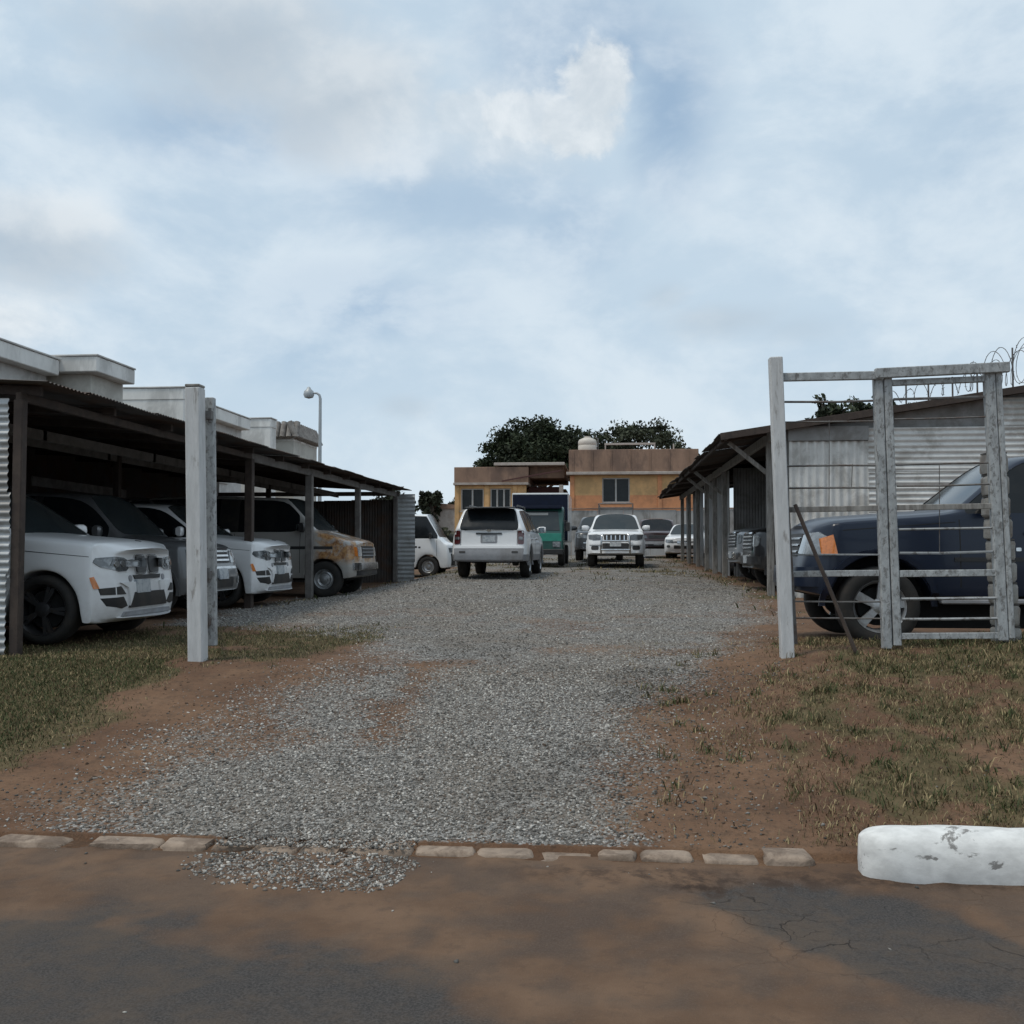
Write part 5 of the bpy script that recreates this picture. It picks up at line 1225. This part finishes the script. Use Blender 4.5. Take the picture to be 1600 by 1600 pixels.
patch(c, 'plate_recess', rr(0, 0.985, 0.42, 0.22, 0.03), 'B', SILVLOW, 0.006); patch(c, 'number_plate', rr(0, 0.985, 0.32, 0.16, 0.01), 'B', PLATE, 0.012)
patch(c, 'tailgate_trim', rr(0, 1.115, 0.66, 0.045, 0.015), 'B', DGREY, 0.014); patch(c, 'badge', rr(0, 1.19, 0.10, 0.05, 0.02), 'B', CHROME, 0.02)
for sg in (1, -1): patch(c, 'tailgate_gap', [(sg*0.71-0.005, 0.82), (sg*0.71+0.005, 0.82), (sg*0.71+0.005, 1.2), (sg*0.71-0.005, 1.2)], 'B', SEAM, 0.002)
MB().prism([(c['xT']+0.02, 1.775), (c['xT']+0.42, 1.80), (c['xT']+0.42, 1.765), (c['xT']+0.02, 1.745)], 'y', -0.62, 0.62).build('spoiler', BLACKP, c['root'], 0.006)
rails(c, BLACKP, -1.6, 0.2, 1.85, 0.62); seams(c, (-1.1, -0.17, 0.97), 0.55, 1.1); handles(c, [(-0.9, 1.0), (0.02, 1.0)], CHROME)
MB().tube([(-2.2, -0.5, 0.38), (-2.42, -0.5, 0.36)], 0.03, 8).build('exhaust', BARD, c['root'])

# --- pale SUV with roof rack, facing the camera
def front_suv(label, x, y, head, paint, rack=True):
    c = vehicle('suv', label, 'car', x, y, head, dict(L=4.72, W=1.88, H=1.80, r=0.385, rim=0.235, fo=0.85, wb=2.79, zb=0.40, hood=1.10, cowl=1.22, dc=1.20, dh=1.78, dr=0.32, beltr=1.18, roofw=0.68, noser=0.30,
        wins=[(-2.0, -1.3), (-1.2, -0.2), (-0.1, 0.98)]), paint)
    wheels(c, ALLOY, 6); mirrors(c, paint, size=1.15); arches(c, paint)
    return c
c = front_suv('pale SUV with roof rack and chrome nudge bar facing the road', 0.38, 35.3, -91, WHITE)
g = patch(c, 'grille', rr(0, 0.95, 0.74, 0.17, 0.04), 'F', BLACKP, 0.012)
for k in range(5): patch(c, 'grille_slat', rr(-0.28+0.14*k, 0.95, 0.035, 0.15, 0.01), 'F', CHROME, 0.026, g)
patch(c, 'grille_trim', rr(0, 1.045, 0.80, 0.03, 0.012), 'F', CHROME, 0.022)
for sg in (1, -1):
    f = (lambda p: p) if sg > 0 else mir
    patch(c, 'headlight', f([(0.43, 0.88), (0.70, 0.86), (0.86, 0.90), (0.88, 1.04), (0.60, 1.06), (0.45, 1.02)]), 'F', LAMPD, 0.012, maxd=0.6)
    patch(c, 'fog_lamp', f(rr(0.66, 0.62, 0.24, 0.13, 0.04)), 'F', BLACKP, 0.008, maxd=0.6)
    patch(c, 'bumper_step', f([(0.46, 0.72), (0.84, 0.72), (0.84, 0.80), (0.46, 0.80)]), 'F', WHITE, 0.04, maxd=0.5)
patch(c, 'lower_grille', rr(0, 0.66, 0.84, 0.22, 0.04), 'F', BLACKP, 0.010); patch(c, 'number_plate', rr(0, 0.74, 0.36, 0.15, 0.01), 'F', PLATE, 0.05)
xn = c['xN']+0.03; nb = MB()
for sg in (1, -1): nb.tube([(xn-0.02, sg*0.46, 0.44), (xn+0.05, sg*0.46, 0.62), (xn+0.03, sg*0.44, 0.98), (xn-0.05, sg*0.40, 1.05)], 0.032, 8)
nb.tube([(xn+0.05, -0.46, 0.56), (xn+0.05, 0.46, 0.56)], 0.028, 8); nb.tube([(xn+0.03, -0.44, 0.84), (xn+0.03, 0.44, 0.84)], 0.028, 8)
nb.build('nudge_bar', CHROME, c['root'], smooth=50)
rk = MB()
for sg in (1, -1): rk.tube([(-1.5, sg*0.58, 1.99), (0.35, sg*0.58, 1.99)], 0.02, 6); rk.tube([(-1.5, sg*0.58, 2.12), (0.35, sg*0.58, 2.12)], 0.016, 6)
for k in range(7): rk.tube([(-1.5+k*0.305, -0.58, 1.99), (-1.5+k*0.305, 0.58, 1.99)], 0.015, 6)
for k in range(4):
    for sg in (1, -1): rk.tube([(-1.4+k*0.56, sg*0.58, 1.78), (-1.4+k*0.56, sg*0.58, 2.12)], 0.014, 6)
rk.tube([(0.35, -0.58, 2.12), (0.35, 0.58, 2.12)], 0.016, 6); rk.build('roof_rack', BARD, c['root'], smooth=50)
seams(c, (-1.05, -0.15, 1.0), 0.55, 1.1)

# --- graphite SUV half hidden behind it
c = front_suv('graphite SUV half hidden behind the pale SUV with roof rack', -0.22, 41.6, -90, DGREY); plain_front(c, 0.7, 0.86, 1.0, (0.55, 0.86), (0.86, 1.02))

# --- dark green box truck
tr = thing('box_truck', 'small dark green box truck with pale cargo box behind the white and silver SUV', 'truck', (-2.22, 36.3, h1(-2.2, 36)), R(-90), 'vehicles parked in the lot', world=False)
TL = dict(L=2.0, W=1.72, H=1.98, r=0.34, rim=0.2, fo=0.55, wb=1.0, zb=0.42)
mb = MB()
prof = [(2.55, 0.42), (2.62, 0.50), (2.62, 0.95), (2.56, 1.12), (2.30, 1.88), (2.15, 1.97), (1.15, 1.99), (1.12, 0.42)]
mb.prism(prof, 'y', -0.86, 0.86); cab = mb.build('cab', GREEN, tr, 0.035)
def slab(name, pts, m_, par, dx=0.0):
    b = MB(); n = len(pts); nrm = (Vector(pts[1])-Vector(pts[0])).cross(Vector(pts[2])-Vector(pts[0])).normalized()
    b.v = [tuple(Vector(p)) for p in pts]+[tuple(Vector(p)+nrm*0.012) for p in pts]
    b.f = [tuple(range(n))[::-1], tuple(range(n, 2*n))]+[(i, (i+1) % n, n+(i+1) % n, n+i) for i in range(n)]
    return b.build(name, m_, par)
def wsx(z): return 2.56+(2.30-2.56)*(z-1.12)/0.76
slab('windscreen', [(wsx(1.17)+0.004, -0.74, 1.17), (wsx(1.17)+0.004, 0.74, 1.17), (wsx(1.82)+0.004, 0.68, 1.82), (wsx(1.82)+0.004, -0.68, 1.82)], GLASSL, tr)
slab('sun_strip', [(wsx(1.68)+0.019, -0.55, 1.68), (wsx(1.68)+0.019, 0.35, 1.68), (wsx(1.76)+0.019, 0.35, 1.76), (wsx(1.76)+0.019, -0.55, 1.76)], WFRAME, tr)
TRUCKN = mat('matt_navy', (0.008, 0.012, 0.028), 0.7, 0.2, 5, spec=0.2)
TEAL = mat('teal_panel', (0.03, 0.24, 0.18), 0.5, 0.15, 6)
box('front_panel', 2.622, 2.635, -0.80, 0.80, 0.82, 1.08, TEAL, tr, 0.004)
for sg in (1, -1):
    box('headlight', 2.622, 2.65, sg*0.64-0.13, sg*0.64+0.13, 0.62, 0.80, LAMP, tr, 0.01)
    MB().prism([(1.35, 1.12), (2.36, 1.12), (2.16, 1.80), (1.35, 1.80)], 'y', sg*0.862, sg*0.872).build('side_window', GLASS, tr)
    box('mirror', 2.42, 2.50, sg*1.00-0.07, sg*1.00+0.07, 1.15, 1.45, BLACKP, tr, 0.02)
    MB().tube([(2.45, sg*0.85, 1.5), (2.45, sg*1.0, 1.47)], 0.015, 6).build('mirror_arm', BLACKP, tr)
box('bumper', 2.55, 2.72, -0.86, 0.86, 0.38, 0.56, BLACKP, tr, 0.02)
bx_ = box('cargo_box', -2.4, 1.02, -0.98, 0.98, 0.80, 2.50, WHITE2, tr, 0.03)
box('box_front', 1.022, 1.035, -0.95, 0.95, 0.85, 2.44, TRUCKN, tr)
box('sun_visor', 2.06, 2.50, -0.80, 0.80, 1.90, 1.99, TRUCKN, tr, 0.01)
box('chassis', -2.3, 2.4, -0.45, 0.45, 0.42, 0.78, UNDER, tr)
fake = dict(s=dict(r=0.36, rim=0.2), xf=1.95, xb=-1.4, W2=0.9, root=tr); wheels(fake, DALLOY, 5, 'disc', 0.22)

# --- maroon pickup and white hatchback by the shed's far corner
c = vehicle('pickup_truck', 'maroon pickup parked by the far corner of the shed', 'truck', 2.35, 47.6, -91, dict(L=5.1, W=1.80, H=1.74, r=0.37, rim=0.21, fo=0.85, wb=3.0, zb=0.40, hood=1.08, cowl=1.18, dc=1.25, dh=1.8, dr=2.1, beltr=1.14, bed=1.08, wins=[(-0.35, 0.40), (0.48, 1.15)], wsm=GLASS), MAROONC)
wheels(c, ALLOY, 5, 'disc'); mirrors(c, BLACKP); plain_front(c, 0.8, 0.82, 0.96, (0.6, 0.84), (0.82, 0.97), bump=BLACKP, grm=DALLOY, lampm=LAMPD)
patch(c, 'bumper', [(-0.84, 0.56), (0.84, 0.56), (0.84, 0.68), (-0.84, 0.68)], 'F', SILVLOW, 0.045, maxd=0.35)
c = vehicle('hatchback_car', 'white hatchback mostly hidden by the far shed corner', 'car', 3.70, 46.0, -100, dict(L=4.2, W=1.74, H=1.52, r=0.32, rim=0.2, fo=0.82, wb=2.5, zb=0.2, hood=0.88, cowl=1.0, dc=1.05, dh=1.75, dr=0.45, beltr=0.98, roofw=0.62, wins=[(-1.6, -0.95), (-0.85, -0.05), (0.05, 0.9)]), WHITE)
wheels(c, ALLOY, 5, width=0.2); mirrors(c, WHITE); plain_front(c, 0.6, 0.62, 0.74, (0.55, 0.80), (0.64, 0.80), bump=BLACKP)

# --- navy pickup behind the right gate
c = vehicle('pickup_truck', 'dark blue pickup with alloy wheels parked behind the weathered gate', 'truck', 4.60, 11.55, 180, dict(L=5.3, W=1.90, H=1.99, r=0.405, rim=0.262, fo=0.80, wb=3.2, zb=0.50, ud=0.33, hood=1.26, cowl=1.38, dc=1.58, dh=2.25, dr=1.75, beltr=1.32, roofw=0.72, bed=1.28, arch=1.27, noser=0.36, hoodcrown=0.05,
    wins=[(-0.75, 0.12), (0.22, 1.0)], nose=[(0.3, -0.10), (0.5, 0.0), (0.75, 0.0), (0.95, -0.04), (1.2, -0.14), (1.4, -0.22)]), NAVY, -0.03)
wheels(c, ALLOY, 5, 'spoke', 0.27, -0.01); mirrors(c, NAVY, size=1.15, z=1.42)
g = patch(c, 'grille', rr(0, 1.03, 0.80, 0.24, 0.05), 'F', BLACKP, 0.012)
for k in range(3): patch(c, 'grille_bar', rr(0, 0.96+0.07*k, 0.76, 0.022, 0.008), 'F', CHROME, 0.026, g)
for sg in (1, -1):
    f = (lambda p: p) if sg > 0 else mir
    patch(c, 'headlight', f([(0.45, 0.94), (0.80, 0.92), (0.90, 0.94), (0.91, 1.10), (0.80, 1.16), (0.47, 1.13)]), 'F', LAMP, 0.016, maxd=0.9)
    v = 'L' if sg > 0 else 'R'
    patch(c, 'indicator', [(2.26, 0.925), (2.41, 0.925), (2.42, 1.09), (2.30, 1.13)], v, AMBER, 0.034, maxd=0.3)
    patch(c, 'fender_flare', [(1.85+0.585*math.cos(R(a)), 0.405+0.585*math.sin(R(a))) for a in range(0, 181, 12)]+[(1.85+0.525*math.cos(R(a)), 0.405+0.525*math.sin(R(a))) for a in range(180, -1, -12)], v, NAVY, 0.03, maxd=0.1)
    for k in range(4): patch(c, 'badge_letter', rr(0.50+0.085*k, 0.98, 0.05, 0.035, 0.008), v, CHROME, 0.005)
    patch(c, 'belt_moulding', [(-0.9, 0.86), (1.12, 0.86), (1.12, 0.90), (-0.9, 0.90)], v, BLACKP, 0.012, cell=0.2)
    MB().beam((-1.05, sg*0.90, 0.46), (1.25, sg*0.90, 0.46), 0.14, 0.05).build('side_step', SILVLOW, c['root'], 0.012)
patch(c, 'bumper', [(-0.88, 0.60), (0.88, 0.60), (0.88, 0.80), (-0.88, 0.80)], 'F', NAVY, 0.05, maxd=0.4); patch(c, 'lower_grille', rr(0, 0.56, 0.8, 0.12, 0.03), 'F', BLACKP, 0.06)
patch(c, 'number_plate', rr(0, 0.68, 0.36, 0.15, 0.01), 'F', PLATE, 0.065); seams(c, (-0.80, 0.17, 1.06), 0.60, 1.28); handles(c, [(-0.60, 1.14), (0.36, 1.14)], NAVY)
for v in ('L', 'R'): patch(c, 'bonnet_gap', [(1.1, 1.25), (2.2, 1.17), (2.2, 1.177), (1.1, 1.257)], v, SEAM, 0.002)

# --- two off-roaders nosing out of the shed
for (lb, x, y, pm, lab) in (('black', 5.18, 21.65, BLACKC, 'black off-roader with slatted chrome grille nosing out of the shed, nearest the gate'), ('silver', 5.32, 25.35, SILVER, 'silver off-roader with slatted grille deeper in the shed')):
    c = vehicle('suv', lab, 'car', x, y, 182, dict(L=4.6, W=1.82, H=1.85, r=0.38, rim=0.22, fo=0.72, wb=2.65, zb=0.40, hood=1.20, cowl=1.28, dc=1.30, dh=1.75, dr=0.3, beltr=1.2, roofw=0.72, noser=0.24, wins=[(-1.9, -1.2), (-1.1, -0.2), (-0.1, 0.9)], nose=[(0.3, -0.06), (0.5, 0.0), (0.9, -0.01), (1.2, -0.06), (1.4, -0.1)]), pm)
    wheels(c, ALLOY, 6); mirrors(c, pm); arches(c, BLACKP)
    g = patch(c, 'grille', rr(0, 0.97, 1.10, 0.34, 0.04), 'F', BLACKP, 0.012)
    for k in range(4): patch(c, 'grille_bar', rr(0, 0.86+0.075*k, 1.06, 0.030, 0.01), 'F', CHROME, 0.028, g)
    for sg in (1, -1): patch(c, 'headlight', rr(sg*0.69, 0.99, 0.24, 0.22, 0.05), 'F', LAMP, 0.014, maxd=0.5)
    patch(c, 'bumper', [(-0.86, 0.52), (0.86, 0.52), (0.86, 0.68), (-0.86, 0.68)], 'F', BLACKP if pm is BLACKC else CHROME, 0.05, maxd=0.4)
    patch(c, 'number_plate', rr(0.1, 0.62, 0.36, 0.16, 0.01), 'F', PLATE, 0.07)
    patch(c, 'bonnet_trim', rr(0, 1.155, 1.3, 0.035, 0.012), 'F', CHROME, 0.02)

# internal bookkeeping is not part of the scene
for o in bpy.data.objects:
    if '_world' in o: del o['_world']
